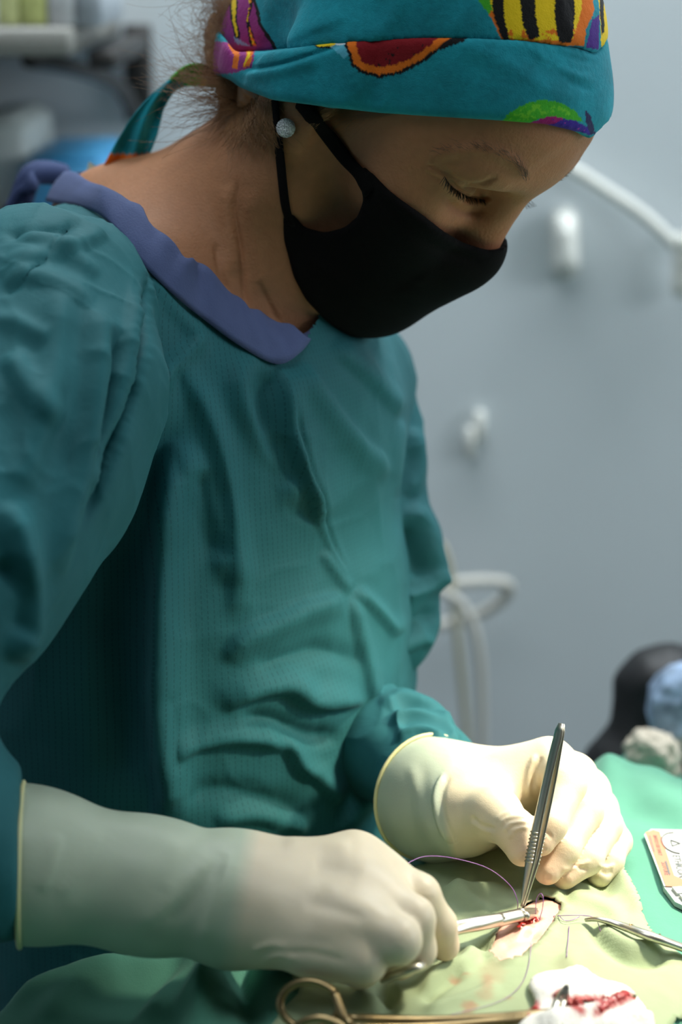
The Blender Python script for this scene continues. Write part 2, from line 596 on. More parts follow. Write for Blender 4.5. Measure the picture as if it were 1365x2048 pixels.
# things standing low at the left, far behind the surgeon
def standing(name, px0, py0, px1, py1, off, dep, c, label, cat, extra=None, bev=0.006):
    p0 = at_y(px0, py1, WY - off); p1 = at_y(px1, py0, WY - off)
    mb = MB(); mb.box((p0[0], WY - off, p0[2]), (p1[0], WY - off + dep, p1[2]), bevel=bev)
    o = mb.build(name, mat(name + '_shell', c, 0.5, var=0.05, vscale=20))
    return tag(o, label, cat), p0, p1
counter, c0, c1 = standing('side_counter', -900, 470, 245, 900, 0.42, 0.42, (0.30, 0.33, 0.35), 'grey side counter against the wall behind the surgeon', 'counter')
ct = c1[2]
def on_counter(name, px0, px1, hgt, off, dep, c, label, cat):
    p0 = at_y(px0, 400, WY - off); p1 = at_y(px1, 400, WY - off)
    mb = MB(); mb.box((p0[0], WY - off, ct), (p1[0], WY - off + dep, ct + hgt), bevel=0.006)
    mb.box((p0[0] + 0.01, WY - off + 0.01, ct + hgt), (p1[0] - 0.01, WY - off + dep - 0.01, ct + hgt + 0.006), bevel=0.003)
    return tag(mb.build(name, mat(name + '_plastic', c, 0.45, var=0.06, vscale=30)), label, cat)
hz = lambda py: at_y(0, py, WY - 0.3)[2] - ct
on_counter('storage_tub', 40, 222, hz(328), 0.30, 0.22, (0.06, 0.32, 0.60), 'bright blue plastic tub behind the surgeon shoulder', 'tub')
on_counter('dispenser', -60, 55, hz(255), 0.26, 0.20, (0.62, 0.68, 0.66), 'pale grey dispenser box at the left edge beside blue tub', 'dispenser')

# white oval holder, cable, coupler on the wall at the right
def wall_capsule(name, px, py0, py1, wpx, dep, m, label, cat, parts=True):
    top = W_(px, py0); bot = W_(px, py1)
    r = wpx / 2 * (bot - CAM)[1] / FPX * 1.03
    f = Field(np.array([top[0] - r - .01, WY - dep - 0.01, bot[2] - .01]), np.array([top[0] + r + .01, WY + .01, top[2] + .01]), 0.003)
    f.add(econe(np.array([top[0], WY, top[2] - r]), np.array([bot[0], WY, bot[2] + r]), (r, dep), (r, dep), (1, 0, 0)))
    f.add(econe(np.array([top[0], WY - dep * .7, top[2] - r * 1.6]), np.array([bot[0], WY - dep * .8, bot[2] + r * 1.4]), (r * .62, dep * .5), (r * .7, dep * .55), (1, 0, 0)), 0.008)
    V, Q = f.mesh()
    V[:, 1] = np.minimum(V[:, 1], WY - 0.0005)
    o = make_mesh(name, V, Q, m)
    return tag(o, label, cat)
wall_capsule('wall_holder', 1130, 414, 558, 58, 0.035, M_WHITE, 'white oval holder mounted on the wall right of the face', 'holder')
cab = empty('wall_cable', W_(1290, 420))
co = np.array(cab.location)
mb = MB()
mb.tube(spline([W_(1050, 292, .02), W_(1140, 335, .02), W_(1220, 385, .022), W_(1290, 432, .025), W_(1350, 488, .03), W_(1376, 520, .03)], 6) - co, 0.0068, 10)
mb.build('cable_run', M_WHITE, cab)
mb = MB()
mb.tube(spline([W_(1378, 470, .03), W_(1372, 500, .03), W_(1368, 545, .028), W_(1366, 590, .025)], 5) - co, [0.012, 0.014, 0.014, 0.014, 0.014, 0.0125, 0.0125, 0.0125, 0.0125, 0.012, 0.012, 0.0125, 0.0125, 0.0125, 0.0125, 0.010], 12)
mb.build('plug_body', M_WHITE, cab)
tag(cab, 'white cable running down the wall to a plug at the right edge', 'cable')
clip = empty('wall_clip', W_(950, 865)); ko = np.array(clip.location)
for q, (x0, y0, x1, y1) in enumerate(((948, 818, 970, 878), (930, 850, 950, 910))):
    p0 = W_(x0, y1); p1 = W_(x1, y0)
    mb = MB(); mb.box(np.array([p0[0], WY - 0.018, p0[2]]) - ko, np.array([p1[0], WY - 0.0005, p1[2]]) - ko, bevel=0.003)
    mb.build('clip_jaw', M_WHITE, clip)
tag(clip, 'small white stepped clip fixed to the wall above the hoses', 'clip')

# anaesthetic hoses hanging behind the far arm
def hose(name, pts, r, m, label, off=0.05, ribs=True, fit=None):
    P3 = spline([W_(x, y, o) for x, y, o in pts], 14)
    root = empty(name, P3[-1]); ro = np.array(root.location)
    rr = r * (1 + (0.10 * np.sign(np.sin(np.arange(len(P3)) * 2.2)) if ribs else 0))
    mb = MB(); mb.tube(P3 - ro, rr * np.ones(len(P3)), 12); mb.build('tube', m, root)
    if fit:
        i, c = fit
        mb = MB(); mb.tube(np.array([P3[0] - (P3[1] - P3[0]) * 3, P3[0], P3[2], P3[3]]) - ro, [r * 1.2, r * 1.4, r * 1.4, r * 1.15], 12)
        mb.build('connector', mat('connector_' + name, c, 0.4), root)
    tag(root, label, 'hose')
    return root
hose('breathing_hose', [(830, 1180, .10), (880, 1170, .10), (960, 1162, .09), (1008, 1166, .08), (1018, 1185, .07), (985, 1215, .06), (930, 1238, .05), (860, 1255, .05), (800, 1275, .06)], 0.0062, M_HOSE, 'looped pale breathing hose on the wall behind the elbow')
hose('drip_hose', [(850, 1172, .14), (890, 1185, .14), (925, 1210, .14), (950, 1260, .14), (962, 1330, .14), (965, 1420, .14), (966, 1560, .14), (968, 1700, .14)], 0.0052, M_HOSE, 'pale hose curving straight down beside the looped hose', ribs=False)
hose('gas_hose', [(868, 1078, .12), (888, 1100, .12), (900, 1140, .12), (908, 1200, .12), (918, 1300, .12), (930, 1420, .12), (938, 1520, .12), (945, 1700, .12)], 0.0042, M_HOSE2, 'thin yellowish hose with a blue connector behind the elbow', ribs=False, fit=(0, (0.05, 0.05, 0.5)))

# ------------------------------------------------------------------ the surgeon: head and neck
def rot_ypr(y, p, r):
    cy, sy, cp, sp, cr, sr = math.cos(y), math.sin(y), math.cos(p), math.sin(p), math.cos(r), math.sin(r)
    return np.array([[cy, -sy, 0], [sy, cy, 0], [0, 0, 1]]) @ np.array([[cp, 0, sp], [0, 1, 0], [-sp, 0, cp]]) @ np.array([[1, 0, 0], [0, cr, -sr], [0, sr, cr]])

HR = rot_ypr(math.radians(-30.3), math.radians(46.6), math.radians(2.5))
HT = CAM + CF * 1.222 + CR * 0.0272 + CU * 0.2411
def hw(v):                      # head frame (x = forward, y = her left, z = up) -> room
    return np.asarray(v, float) @ HR.T + HT
def hl(v):                      # room -> head frame
    return (np.asarray(v, float) - HT) @ HR

person = empty('person', (-0.08, 1.25, 0.0))
tag(person, 'surgeon in teal gown, colourful cap and black mask bending over the operating table', 'person')
PM = np.array([-0.08, 1.25, 0.0])

NECK = P(405, 550, 1.285)
FWD = np.array([0.866, -0.5, 0.0]); LEFT = np.array([0.5, 0.866, 0.0])

def S2(f, k, prim_fn):
    for s in (-1, 1):
        f.add(prim_fn(s), k)

fh = Field((-0.145, -0.125, -0.245), (0.135, 0.110, 0.142), 0.0021)
fh.add(ell((-0.005, 0, 0.052), (0.095, 0.069, 0.083)))
fh.add(ell((0.030, 0, 0.030), (0.066, 0.062, 0.062)), 0.03)
fh.add(econe((0.044, 0, 0.015), (0.052, 0, -0.062), (0.058, 0.046), (0.040, 0.036), (0, 1, 0)), 0.03)
fh.add(ell((0.062, 0, 0.058), (0.039, 0.050, 0.034)), 0.025)
S2(fh, 0.02, lambda s: ell((0.058, s * 0.043, -0.008), (0.028, 0.022, 0.022)))
S2(fh, 0.018, lambda s: ell((0.083, s * 0.029, 0.039), (0.0145, 0.022, 0.010)))
fh.add(ell((0.088, 0, 0.042), (0.012, 0.016, 0.014)), 0.014)
for s in (-1, 1):
    fh.add(cone((-0.004, s * 0.052, -0.015), (0.006, s * 0.050, -0.060), 0.018, 0.015), 0.02)
    fh.add(cone((0.006, s * 0.050, -0.060), (0.072, s * 0.012, -0.087), 0.015, 0.014), 0.022)
fh.add(ell((0.074, 0, -0.084), (0.018, 0.020, 0.016)), 0.014)
fh.add(ell((0.070, 0, -0.052), (0.026, 0.031, 0.030)), 0.02)
fh.add(ell((0.093, 0, -0.046), (0.008, 0.020, 0.005)), 0.006)
fh.add(ell((0.091, 0, -0.058), (0.008, 0.018, 0.006)), 0.006)
# eye sockets, closed lids
for s in (-1, 1):
    fh.sub(ell((0.097, s * 0.030, 0.017), (0.017, 0.018, 0.013)), 0.014)
    fh.sub(ell((0.097, s * 0.014, 0.012), (0.012, 0.007, 0.012)), 0.010)
    fh.add(ell((0.0715, s * 0.0325, 0.0165), (0.0150, 0.0155, 0.0130)), 0.003)
# nose
fh.add(cone((0.089, 0, 0.028), (0.1035, 0, -0.016), 0.0065, 0.0085), 0.014)
fh.add(cone((0.091, 0, 0.010), (0.095, 0, -0.016), 0.010, 0.014), 0.012)
fh.add(ell((0.1025, 0, -0.021), (0.0105, 0.0105, 0.009)), 0.006)
S2(fh, 0.005, lambda s: ell((0.094, s * 0.0125, -0.025), (0.010, 0.006, 0.0075)))
# ears
for s in (-1, 1):
    Re = rot_ypr(s * 0.35, -0.15, 0)
    fh.add(ell((-0.008, s * 0.071, 0.006), (0.018, 0.006, 0.030), Re), 0.004)
    fh.sub(ell((-0.004, s * 0.078, 0.008), (0.010, 0.005, 0.017), Re), 0.004)
    fh.add(ell((0.000, s * 0.0705, -0.022), (0.010, 0.0055, 0.011), Re), 0.005)
# neck, running down and back to the shoulders
nl = hl(NECK)
fh.add(econe((-0.014, 0, -0.034), nl, (0.047, 0.045), (0.056, 0.052), (0, 1, 0)), 0.03)
C7 = hl(P(240, 478, 1.325))
fh.add(cone(hl(P(615, 270, 1.285)), C7, 0.034, 0.032), 0.035)
NOT = hl(P(555, 665, 1.255))
fh.add(cone((0.030, 0, -0.068), NOT, 0.030, 0.022), 0.03)
fh.add(cone(C7, hl(P(200, 580, 1.22)), 0.028, 0.024), 0.04)
fh.add(cone(C7, hl(P(330, 560, 1.40)), 0.032, 0.034), 0.04)
fh.add(cone(nl, hl(P(330, 640, 1.25)), 0.055, 0.06), 0.04)
for s in (-1, 1):        # sternomastoid band
    fh.add(cone((-0.018, s * 0.054, -0.024), NOT * 0.8 + nl * 0.2, 0.013, 0.010), 0.03)
headV, headQ = fh.mesh()
headV = smooth(headV, headQ, 2, 0.5)
headV, headQ = subdiv(headV, headQ, 1)
headW = hw(headV)

skin_strokes = [
    # neck creases
    ([(478, 350), (470, 420), (482, 500), (492, 590), (505, 625)], -0.0016, 5, 4),
    ([(432, 480), (440, 540), (462, 590)], -0.0010, 6, 5),
    ([(455, 360), (455, 450), (470, 560)], 0.0015, 16, 16),
    ([(515, 560), (545, 620), (560, 650)], -0.0008, 6, 5),
    ([(500, 370), (505, 480), (530, 600)], 0.0012, 18, 18),
    # upper lid fold, lash line, under-eye
    ([(880, 335), (915, 362), (955, 372), (1000, 352)], -0.0012, 5, 6),
    ([(893, 356), (912, 377), (938, 394), (965, 398), (985, 392)], -0.0020, 4, 4),
    ([(888, 385), (915, 418), (950, 425), (975, 412)], -0.0008, 7, 7),
    ([(895, 375), (920, 405), (950, 412)], 0.0008, 7, 7),
    ([(850, 330), (870, 335), (890, 350)], -0.0006, 4, 4),
    ([(850, 345), (870, 355), (888, 362)], -0.0005, 4, 4),
    # brow
    ([(850, 315), (900, 305), (960, 300), (1020, 320), (1050, 355)], 0.0010, 12, 12),
]
headW = folds(headW, headQ, [(a, h * 1.5, w1 * 1.1, w2 * 1.1) for a, h, w1, w2 in skin_strokes])

def drop(px, py, V, off=0.0, rad=5.0):
    """point of a surface seen at that pixel, lifted towards the viewer"""
    x, y, d = proj(V)
    for r in (rad, rad * 2, rad * 4, rad * 10):
        m = (x - px) ** 2 + (y - py) ** 2 < r * r
        if m.any():
            return P(px, py, d[m].min() - off)
    return P(px, py, 1.2)

# skin tone with a little redness
hv = headV
hue = vnoise(hv, 0.018, 3) * 0.5 + vnoise(hv, 0.006, 4) * 0.3
red = np.exp(-((hv[:, 0] - 0.115) / 0.02) ** 2 - ((hv[:, 2] + 0.014) / 0.02) ** 2) * 0.6 + np.exp(-(((np.abs(hv[:, 1]) - 0.045) / 0.02) ** 2 + ((hv[:, 2] + 0.012) / 0.02) ** 2 + ((hv[:, 0] - 0.07) / 0.03) ** 2)) * 0.35
red = np.clip(red + hue * 0.15, 0, 1)[:, None]
skin = np.array([0.40, 0.185, 0.092]) * (1 - red) + np.array([0.38, 0.125, 0.060]) * red
skin = skin * (1 + 0.06 * vnoise(hv, 0.003, 5)[:, None])
# scalp hairline
M_SKIN = mat('skin', (0.5, 0.27, 0.17), 0.6, attr='tint', bump=0.4, bscale=600, sss=0.15, sss_r=(1, .35, .18), sss_s=0.005, spec=0.22)
body = make_mesh('body', headW - PM, headQ, M_SKIN, person, col={'tint': skin})
body.location = (0, 0, 0)

# ---- mask, cap and band share the head's shape and are cut along their hems
def hem_cut(f, poly, scale, k=0.003, mirror=True):
    """cut a field (head frame) by an outline drawn on the near side and mirrored to the far side"""
    sel = np.nonzero(np.abs(f.D) < 0.012)
    g = np.stack([f.ax[i][sel[i]] for i in range(3)], 1).astype(float)
    g[:, 1] = -np.abs(g[:, 1])
    x, y, d = proj(hw(g))
    poly = np.asarray(poly, float)
    dist, _, _ = seg_dist(np.stack([x, y], 1), np.concatenate([poly, poly[:1]]))
    sd = np.where(in_poly(x, y, poly), -dist, dist) / scale
    f.D[sel] = smax(f.D[sel], sd.astype(np.float32), k)
    # clear the deep inside too, so that only the cloth remains
    deep = np.nonzero(f.D < -0.0119)
    g = np.stack([f.ax[i][deep[i]] for i in range(3)], 1).astype(float)
    g[:, 1] = -np.abs(g[:, 1])
    x, y, d = proj(hw(g))
    f.D[deep] = np.where(in_poly(x, y, poly), f.D[deep], 0.01)

M_MASK = mat('black_mask_cloth', (0.0042, 0.0038, 0.0038), 0.9, bump=0.3, bscale=1200, spec=0.12)
fm = fh.like()
fm.D = (fh.D - 0.0028).astype(np.float32)
fm.add(cone((0.1005, 0, -0.021), (0.097, 0, -0.036), 0.0125, 0.013), 0.012)
fm.add(cone((0.097, 0, -0.036), (0.081, 0, -0.084), 0.013, 0.017), 0.022)
fm.add(econe((0.076, 0, -0.030), (0.066, 0, -0.080), (0.047, 0.026), (0.036, 0.026), (0, 1, 0)), 0.03)
fm.add(econe((0.050, 0, -0.040), (0.045, 0, -0.085), (0.060, 0.03), (0.050, 0.03), (0, 1, 0)), 0.02)
fm.add(cone((0.074, 0, -0.085), (0.038, 0, -0.080), 0.019, 0.022), 0.02)
MASK_PX = [(1030, 470), (1003, 497), (975, 500), (930, 488), (885, 462), (840, 425), (790, 390), (755, 355), (728, 330), (712, 350), (722, 375), (728, 400), (715, 435), (690, 455), (650, 465), (610, 455), (585, 425), (566, 430), (568, 480), (588, 555), (612, 600), (650, 640), (690, 672), (700, 720), (900, 720), (1060, 600)]
hem_cut(fm, MASK_PX, 3560, 0.002)
mv, mq = fm.mesh()
mv = smooth(mv, mq, 3, 0.5)
mwv = hw(mv)
mwv = folds(mwv, mq, [([(760, 380), (800, 440), (880, 500), (985, 530)], -0.0012, 10, 10), ([(600, 500), (680, 560), (760, 620)], 0.001, 12, 12), ([(735, 365), (830, 432), (920, 490), (990, 508)], 0.0009, 8, 8)])
mask = make_mesh('face_mask', mwv - PM, mq, M_MASK, person)
tag(mask, 'black cloth face mask')

def strap(px_pts, name, w=0.006, surf=None, parent=None, off=0.0022):
    pts = spline([drop(a, b, headW, off) for a, b in px_pts], 5)
    pts = np.array(pts)
    # section lies flat on the cheek: "up" points out of the head
    ctr = hw((0.0, 0.0, 0.0))
    mb = MB()
    mb.tube(pts - PM, w / 2, 8, up=unit(np.mean(pts, 0) - ctr), flat=0.28)
    return mb.build(name, M_MASK, parent)
strap([(742, 385), (720, 350), (690, 315), (655, 270), (625, 235), (598, 203)], 'ear_loop', 0.0098, parent=mask)
strap([(582, 450), (572, 415), (566, 370), (560, 310), (553, 250), (549, 200)], 'ear_loop', 0.0082, parent=mask)

# cap
M_CAP = mat('printed_cap_cotton', (0.02, 0.3, 0.35), 0.85, attr='tint', bump=0.5, bscale=260, fine=0.4, fscale=1500, spec=0.2, sheen=0.08)
fc = Field((-0.15, -0.105, -0.09), (0.125, 0.105, 0.175), 0.0021)
fc.add(ell((-0.005, 0, 0.054), (0.0975, 0.0765, 0.089)))
fc.add(ell((-0.055, 0, 0.095), (0.058, 0.070, 0.066)), 0.05)
fc.add(ell((0.040, 0, 0.085), (0.040, 0.048, 0.038)), 0.01)
S2(fc, 0.02, lambda s: ell((-0.008, s * 0.074, 0.022), (0.03, 0.014, 0.03)))
BUN = hl(P(590, 75, 1.255))
fc.add(ell(BUN, (0.040, 0.050, 0.042)), 0.045)
CAP_PX = [(452, 96), (470, 108), (600, 100), (720, 85), (900, 80), (1050, 84), (1150, 95), (1215, 118), (1330, 60), (1330, -900), (-300, -900), (-300, 40), (430, 60)]
hem_cut(fc, CAP_PX, 3560, 0.001)
cv, cq = fc.mesh()
cv = smooth(cv, cq, 2)
cv, cq = subdiv(cv, cq, 1)
fb = fh.like()
fb.D = (fh.D - 0.0034).astype(np.float32)
fb.add(ell((-0.004, 0, 0.050), (0.0985, 0.0770, 0.089)), 0.012)
fb.add(ell((0.060, 0, 0.068), (0.044, 0.056, 0.036)), 0.012)
S2(fb, 0.02, lambda s: ell((-0.006, s * 0.075, 0.014), (0.032, 0.014, 0.032)))
fb.add(ell(BUN, (0.041, 0.052, 0.042)), 0.045)
fb.add(cone(hl(P(545, 125, 1.205)), hl(P(640, 140, 1.175)), 0.022, 0.022), 0.03)
BAND_PX = [(458, 158), (480, 175), (545, 200), (640, 212), (760, 226), (880, 234), (1000, 241), (1090, 248), (1150, 262), (1192, 287), (1300, 330), (1330, 130), (1210, 112), (1150, 93), (1050, 79), (900, 74), (730, 78), (600, 95), (520, 104), (470, 104), (440, 60), (300, 60), (300, 120)]
hem_cut(fb, BAND_PX, 3560, 0.003)
bv, bq = fb.mesh()
bv = smooth(bv, bq, 2)
bv, bq = subdiv(bv, bq, 1)

TEAL = np.array([0.011, 0.265, 0.335])
def paint(Vl, shapes, seed):
    """the printed cotton: teal ground with coloured figures"""
    Vw = hw(Vl)
    x, y, d = proj(Vw)
    near = Vl[:, 1] < 0.03
    n1 = vnoise(Vl, 0.016, seed)
    n2 = vnoise(Vl, 0.0022, seed + 1)
    n3 = vnoise(Vl, 0.0011, seed + 2)
    c = TEAL[None] * (1 + 0.22 * n1 + 0.10 * n2)[:, None]
    # far and back sides: loose figures of the same print
    g = vnoise(Vl, 0.030, seed + 5)
    far = ~near | (x < 430) | (y < -75)
    pal = np.array([[0.45, 0.02, 0.03], [0.75, 0.42, 0.01], [0.06, 0.35, 0.03], [0.30, 0.03, 0.25]])
    pick = (np.floor((vnoise(Vl, 0.05, seed + 6) + 1) * 2).astype(int)) % 4
    m = far & (g > 0.28)
    c[m] = pal[pick[m]]
    jx = x + 1.0 * n2 + 0.5 * n3; jy = y + 1.0 * n2
    for poly, colr, stip in shapes:
        m = near & in_poly(jx, jy, poly)
        if stip > 0:
            m &= (n3 * 0.6 + n2 * 0.6) > (1 - stip) * 2 - 1
        c[m] = np.array(colr)
    return np.clip(c, 0.001, 1)

BLK = (0.008, 0.007, 0.008); YEL = (0.85, 0.58, 0.012); ORG = (0.78, 0.17, 0.012); RED = (0.22, 0.006, 0.012); MAG = (0.29, 0.03, 0.20); GRN = (0.06, 0.42, 0.025); PUR = (0.08, 0.025, 0.24); WHT = (0.62, 0.68, 0.70); BLU = (0.03, 0.06, 0.40)
cap_shapes = [
    # magenta fin with yellow stripes at the back
    ([(440, -60), (518, -60), (512, 0), (527, 45), (552, 92), (560, 110), (440, 110)], BLK, 0),
    ([(440, -60), (510, -60), (506, 0), (520, 48), (544, 92), (552, 110), (440, 110)], MAG, 0),
    ([(458, -60), (474, -60), (476, 0), (474, 40), (482, 75), (470, 80), (462, 40), (458, 0)], BLK, 0),
    ([(461, -60), (471, -60), (473, 0), (471, 40), (477, 72), (472, 74), (466, 40), (462, 0)], YEL, 0),
    ([(488, -60), (506, -60), (506, 5), (498, 40), (515, 92), (500, 92), (492, 40), (500, 10)], BLK, 0),
    ([(491, -60), (503, -60), (503, 5), (495, 40), (512, 90), (504, 90), (496, 42), (502, 10)], ORG, 0),
    ([(494, -60), (500, -60), (500, 5), (494, 40), (508, 88), (504, 88), (496, 42), (499, 10)], YEL, 0),
    ([(468, 74), (480, 80), (500, 92), (470, 92)], (0.25, 0.35, 0.6), 0.7),
    # striped fish at the front
    ([(955, -60), (1180, -60), (1190, 20), (1172, 60), (1170, 92), (1010, 92), (990, 50), (965, 0)], ORG, 0),
    ([(962, -60), (1160, -60), (1165, 20), (1145, 80), (1020, 80), (1000, 45), (972, 0)], YEL, 0),
    ([(1000, 60), (1150, 60), (1165, 92), (1010, 92)], ORG, 0.45),
    ([(975, -60), (1004, -60), (1010, 40), (1024, 92), (1012, 92), (990, 40)], BLK, 0),
    ([(1034, -60), (1072, -60), (1072, 30), (1080, 72), (1062, 82), (1046, 50)], BLK, 0),
    ([(1108, -60), (1146, -60), (1150, 30), (1142, 85), (1118, 85), (1110, 30)], BLK, 0),
    ([(1186, 40), (1200, 30), (1198, 100), (1172, 95)], PUR, 0),
    ([(1190, -60), (1260, -60), (1220, 100), (1204, 95), (1200, 20)], YEL, 0),
    ([(1196, -60), (1206, -60), (1210, 60), (1204, 70)], BLK, 0),
    ([(948, -60), (966, -60), (985, 20), (978, 30), (958, 0)], GRN, 0),
]
band_shapes = [
    # red heart-like figure rimmed in orange
    ([(628, 92), (660, 82), (692, 80), (672, 95), (640, 97)], BLK, 0),
    ([(632, 91), (660, 84), (680, 83), (665, 92), (640, 95)], YEL, 0),
    ([(660, 92), (695, 82), (700, 112), (690, 118)], (0.10, 0.42, 0.55), 0),
    ([(668, 80), (694, 78), (694, 88), (674, 90)], WHT, 0.8),
    ([(690, 70), (945, 66), (930, 82), (880, 100), (840, 130), (800, 148), (760, 156), (722, 146), (702, 130), (698, 108), (690, 92)], BLK, 0),
    ([(693, 70), (915, 68), (872, 98), (835, 125), (795, 143), (760, 150), (726, 141), (707, 126), (703, 105), (694, 90)], ORG, 0),
    ([(712, 70), (890, 66), (860, 92), (825, 115), (790, 130), (755, 134), (725, 125), (716, 105)], RED, 0),
    ([(716, 95), (860, 80), (825, 115), (790, 132), (755, 135), (722, 124)], BLK, 0.25),
    # green and violet figure at the brow
    ([(1000, 246), (1020, 225), (1050, 208), (1085, 199), (1120, 204), (1150, 222), (1170, 245), (1150, 240), (1100, 232), (1060, 245)], GRN, 0),
    ([(1010, 243), (1050, 214), (1090, 206), (1125, 212), (1150, 232), (1100, 226), (1060, 240)], (0.16, 0.55, 0.03), 0.45),
    ([(1060, 246), (1100, 232), (1150, 240), (1178, 256), (1185, 270), (1100, 252)], (0.05, 0.02, 0.30), 0),
    ([(1060, 246), (1100, 232), (1130, 236), (1110, 248), (1085, 250)], (0.35, 0.01, 0.16), 0.8),
    ([(1100, 236), (1175, 250), (1180, 264), (1110, 250)], (0.5, 0.03, 0.35), 0.22),
    ([(1172, 220), (1182, 232), (1192, 268), (1182, 270), (1172, 245)], (0.03, 0.03, 0.10), 0),
    # striped end at the knot
    ([(400, 82), (512, 86), (505, 132), (470, 146), (400, 150)], MAG, 0),
    ([(455, 88), (470, 88), (480, 110), (474, 138), (464, 138), (468, 112)], ORG, 0),
    ([(488, 88), (508, 88), (506, 110), (498, 134), (484, 134), (494, 110)], ORG, 0),
    ([(494, 88), (500, 88), (500, 112), (490, 132), (487, 132), (496, 108)], YEL, 0),
]
cap_col = paint(cv, cap_shapes, 11)
band_col = paint(bv, band_shapes, 31)
cvw = folds(hw(cv), cq, [([(560, 92), (620, 60), (700, 30)], 0.0012, 10, 20), ([(520, 90), (540, 20), (600, -60)], 0.0014, 18, 18), ([(900, 75), (940, 20), (990, -60)], 0.001, 20, 20), ([(740, 78), (790, 30), (800, -40)], 0.0010, 18, 18), ([(1160, 90), (1130, 40), (1120, -20)], 0.001, 14, 14)])
cap = make_mesh('surgical_cap', cvw - PM, cq, M_CAP, person, col={'tint': cap_col})
tag(cap, 'teal cap printed with colourful figures')
bvw = folds(hw(bv), bq, [
    ([(470, 140), (560, 128), (650, 100), (700, 84)], -0.0020, 6, 4),
    ([(480, 155), (560, 140), (650, 115)], 0.0018, 14, 10),
    ([(900, 82), (1000, 120), (1100, 180), (1190, 210)], 0.0010, 20, 20),
    ([(1060, 90), (1120, 140), (1195, 160)], 0.0009, 10, 10),
    ([(1080, 110), (1140, 160), (1195, 185)], -0.0007, 8, 8),
    ([(1100, 100), (1160, 120), (1200, 125)], -0.0006, 8, 8),
    ([(520, 110), (700, 100), (900, 90)], 0.0006, 20, 20)])
band = make_mesh('headband', bvw - PM, bq, M_CAP, cap, col={'tint': band_col})

# ------------------------------------------------------------------ the surgeon: gown
def gown_material(name, color, dash=True):
    m = mat(name, color, 0.7, bump=0.0, spec=0.18, sheen=0.02)
    nt = m.node_tree; N = nt.nodes; Lk = nt.links
    b = N['Principled BSDF']
    tc = N.new('ShaderNodeTexCoord')
    at = N.new('ShaderNodeAttribute'); at.attribute_name = 'cloth_uv'
    sep = N.new('ShaderNodeSeparateXYZ')
    Lk.new(at.outputs['Vector'], sep.inputs[0])
    def math_(op, a, bb=None, c=None):
        n = N.new('ShaderNodeMath'); n.operation = op
        for i, v in enumerate((a, bb, c)):
            if v is None: continue
            if isinstance(v, (int, float)): n.inputs[i].default_value = v
            else: Lk.new(v, n.inputs[i])
        return n.outputs[0]
    # conductive thread lines: every 3.6 mm, broken into dashes
    fr = math_('FRACT', math_('MULTIPLY', sep.outputs[0], 1 / 0.0036))
    ln = math_('LESS_THAN', math_('ABSOLUTE', math_('SUBTRACT', fr, 0.5)), 0.09)
    fd = math_('FRACT', math_('MULTIPLY', sep.outputs[1], 1 / 0.0030))
    ds = math_('LESS_THAN', fd, 0.62)
    fac = math_('MULTIPLY', math_('MULTIPLY', ln, ds), 0.32 if dash else 0.0)
    noise = N.new('ShaderNodeTexNoise'); noise.inputs['Scale'].default_value = 9; noise.inputs['Detail'].default_value = 6
    Lk.new(tc.outputs['Object'], noise.inputs['Vector'])
    mr = N.new('ShaderNodeMapRange'); mr.inputs[1].default_value = 0.3; mr.inputs[2].default_value = 0.7; mr.inputs[3].default_value = 0.86; mr.inputs[4].default_value = 1.14
    Lk.new(noise.outputs['Fac'], mr.inputs[0])
    mx = N.new('ShaderNodeMix'); mx.data_type = 'RGBA'; mx.blend_type = 'MULTIPLY'; mx.inputs[0].default_value = 1
    mx.inputs[6].default_value = (*color, 1)
    Lk.new(mr.outputs[0], mx.inputs[7])
    m2 = N.new('ShaderNodeMix'); m2.data_type = 'RGBA'
    Lk.new(fac, m2.inputs[0]); Lk.new(mx.outputs[2], m2.inputs[6]); m2.inputs[7].default_value = (color[0] * .25, color[1] * .25, color[2] * .25, 1)
    Lk.new(m2.outputs[2], b.inputs['Base Color'])
    # weave and small crumples
    w = N.new('ShaderNodeTexNoise'); w.inputs['Scale'].default_value = 1500; w.inputs['Detail'].default_value = 2
    Lk.new(tc.outputs['Object'], w.inputs['Vector'])
    bp = N.new('ShaderNodeBump'); bp.inputs['Strength'].default_value = 0.18; bp.inputs['Distance'].default_value = 0.0006
    Lk.new(w.outputs['Fac'], bp.inputs['Height'])
    w2 = N.new('ShaderNodeTexNoise'); w2.inputs['Scale'].default_value = 46; w2.inputs['Detail'].default_value = 3; w2.inputs['Distortion'].default_value = 0.6
    Lk.new(tc.outputs['Object'], w2.inputs['Vector'])
    bp2 = N.new('ShaderNodeBump'); bp2.inputs['Strength'].default_value = 0.16; bp2.inputs['Distance'].default_value = 0.006
    Lk.new(w2.outputs['Fac'], bp2.inputs['Height']); Lk.new(bp.outputs[0], bp2.inputs['Normal'])
    Lk.new(bp2.outputs[0], b.inputs['Normal'])
    return m

GTEAL = (0.019, 0.122, 0.138)
M_GOWN = gown_material('gown_cloth', GTEAL)
M_SLEEVE = gown_material('gown_sleeve_cloth', GTEAL, False)
M_COLLAR = mat('collar_cloth', (0.075, 0.100, 0.215), 0.8, bump=0.3, bscale=900, var=0.1, vscale=30, sheen=0.03, spec=0.25)

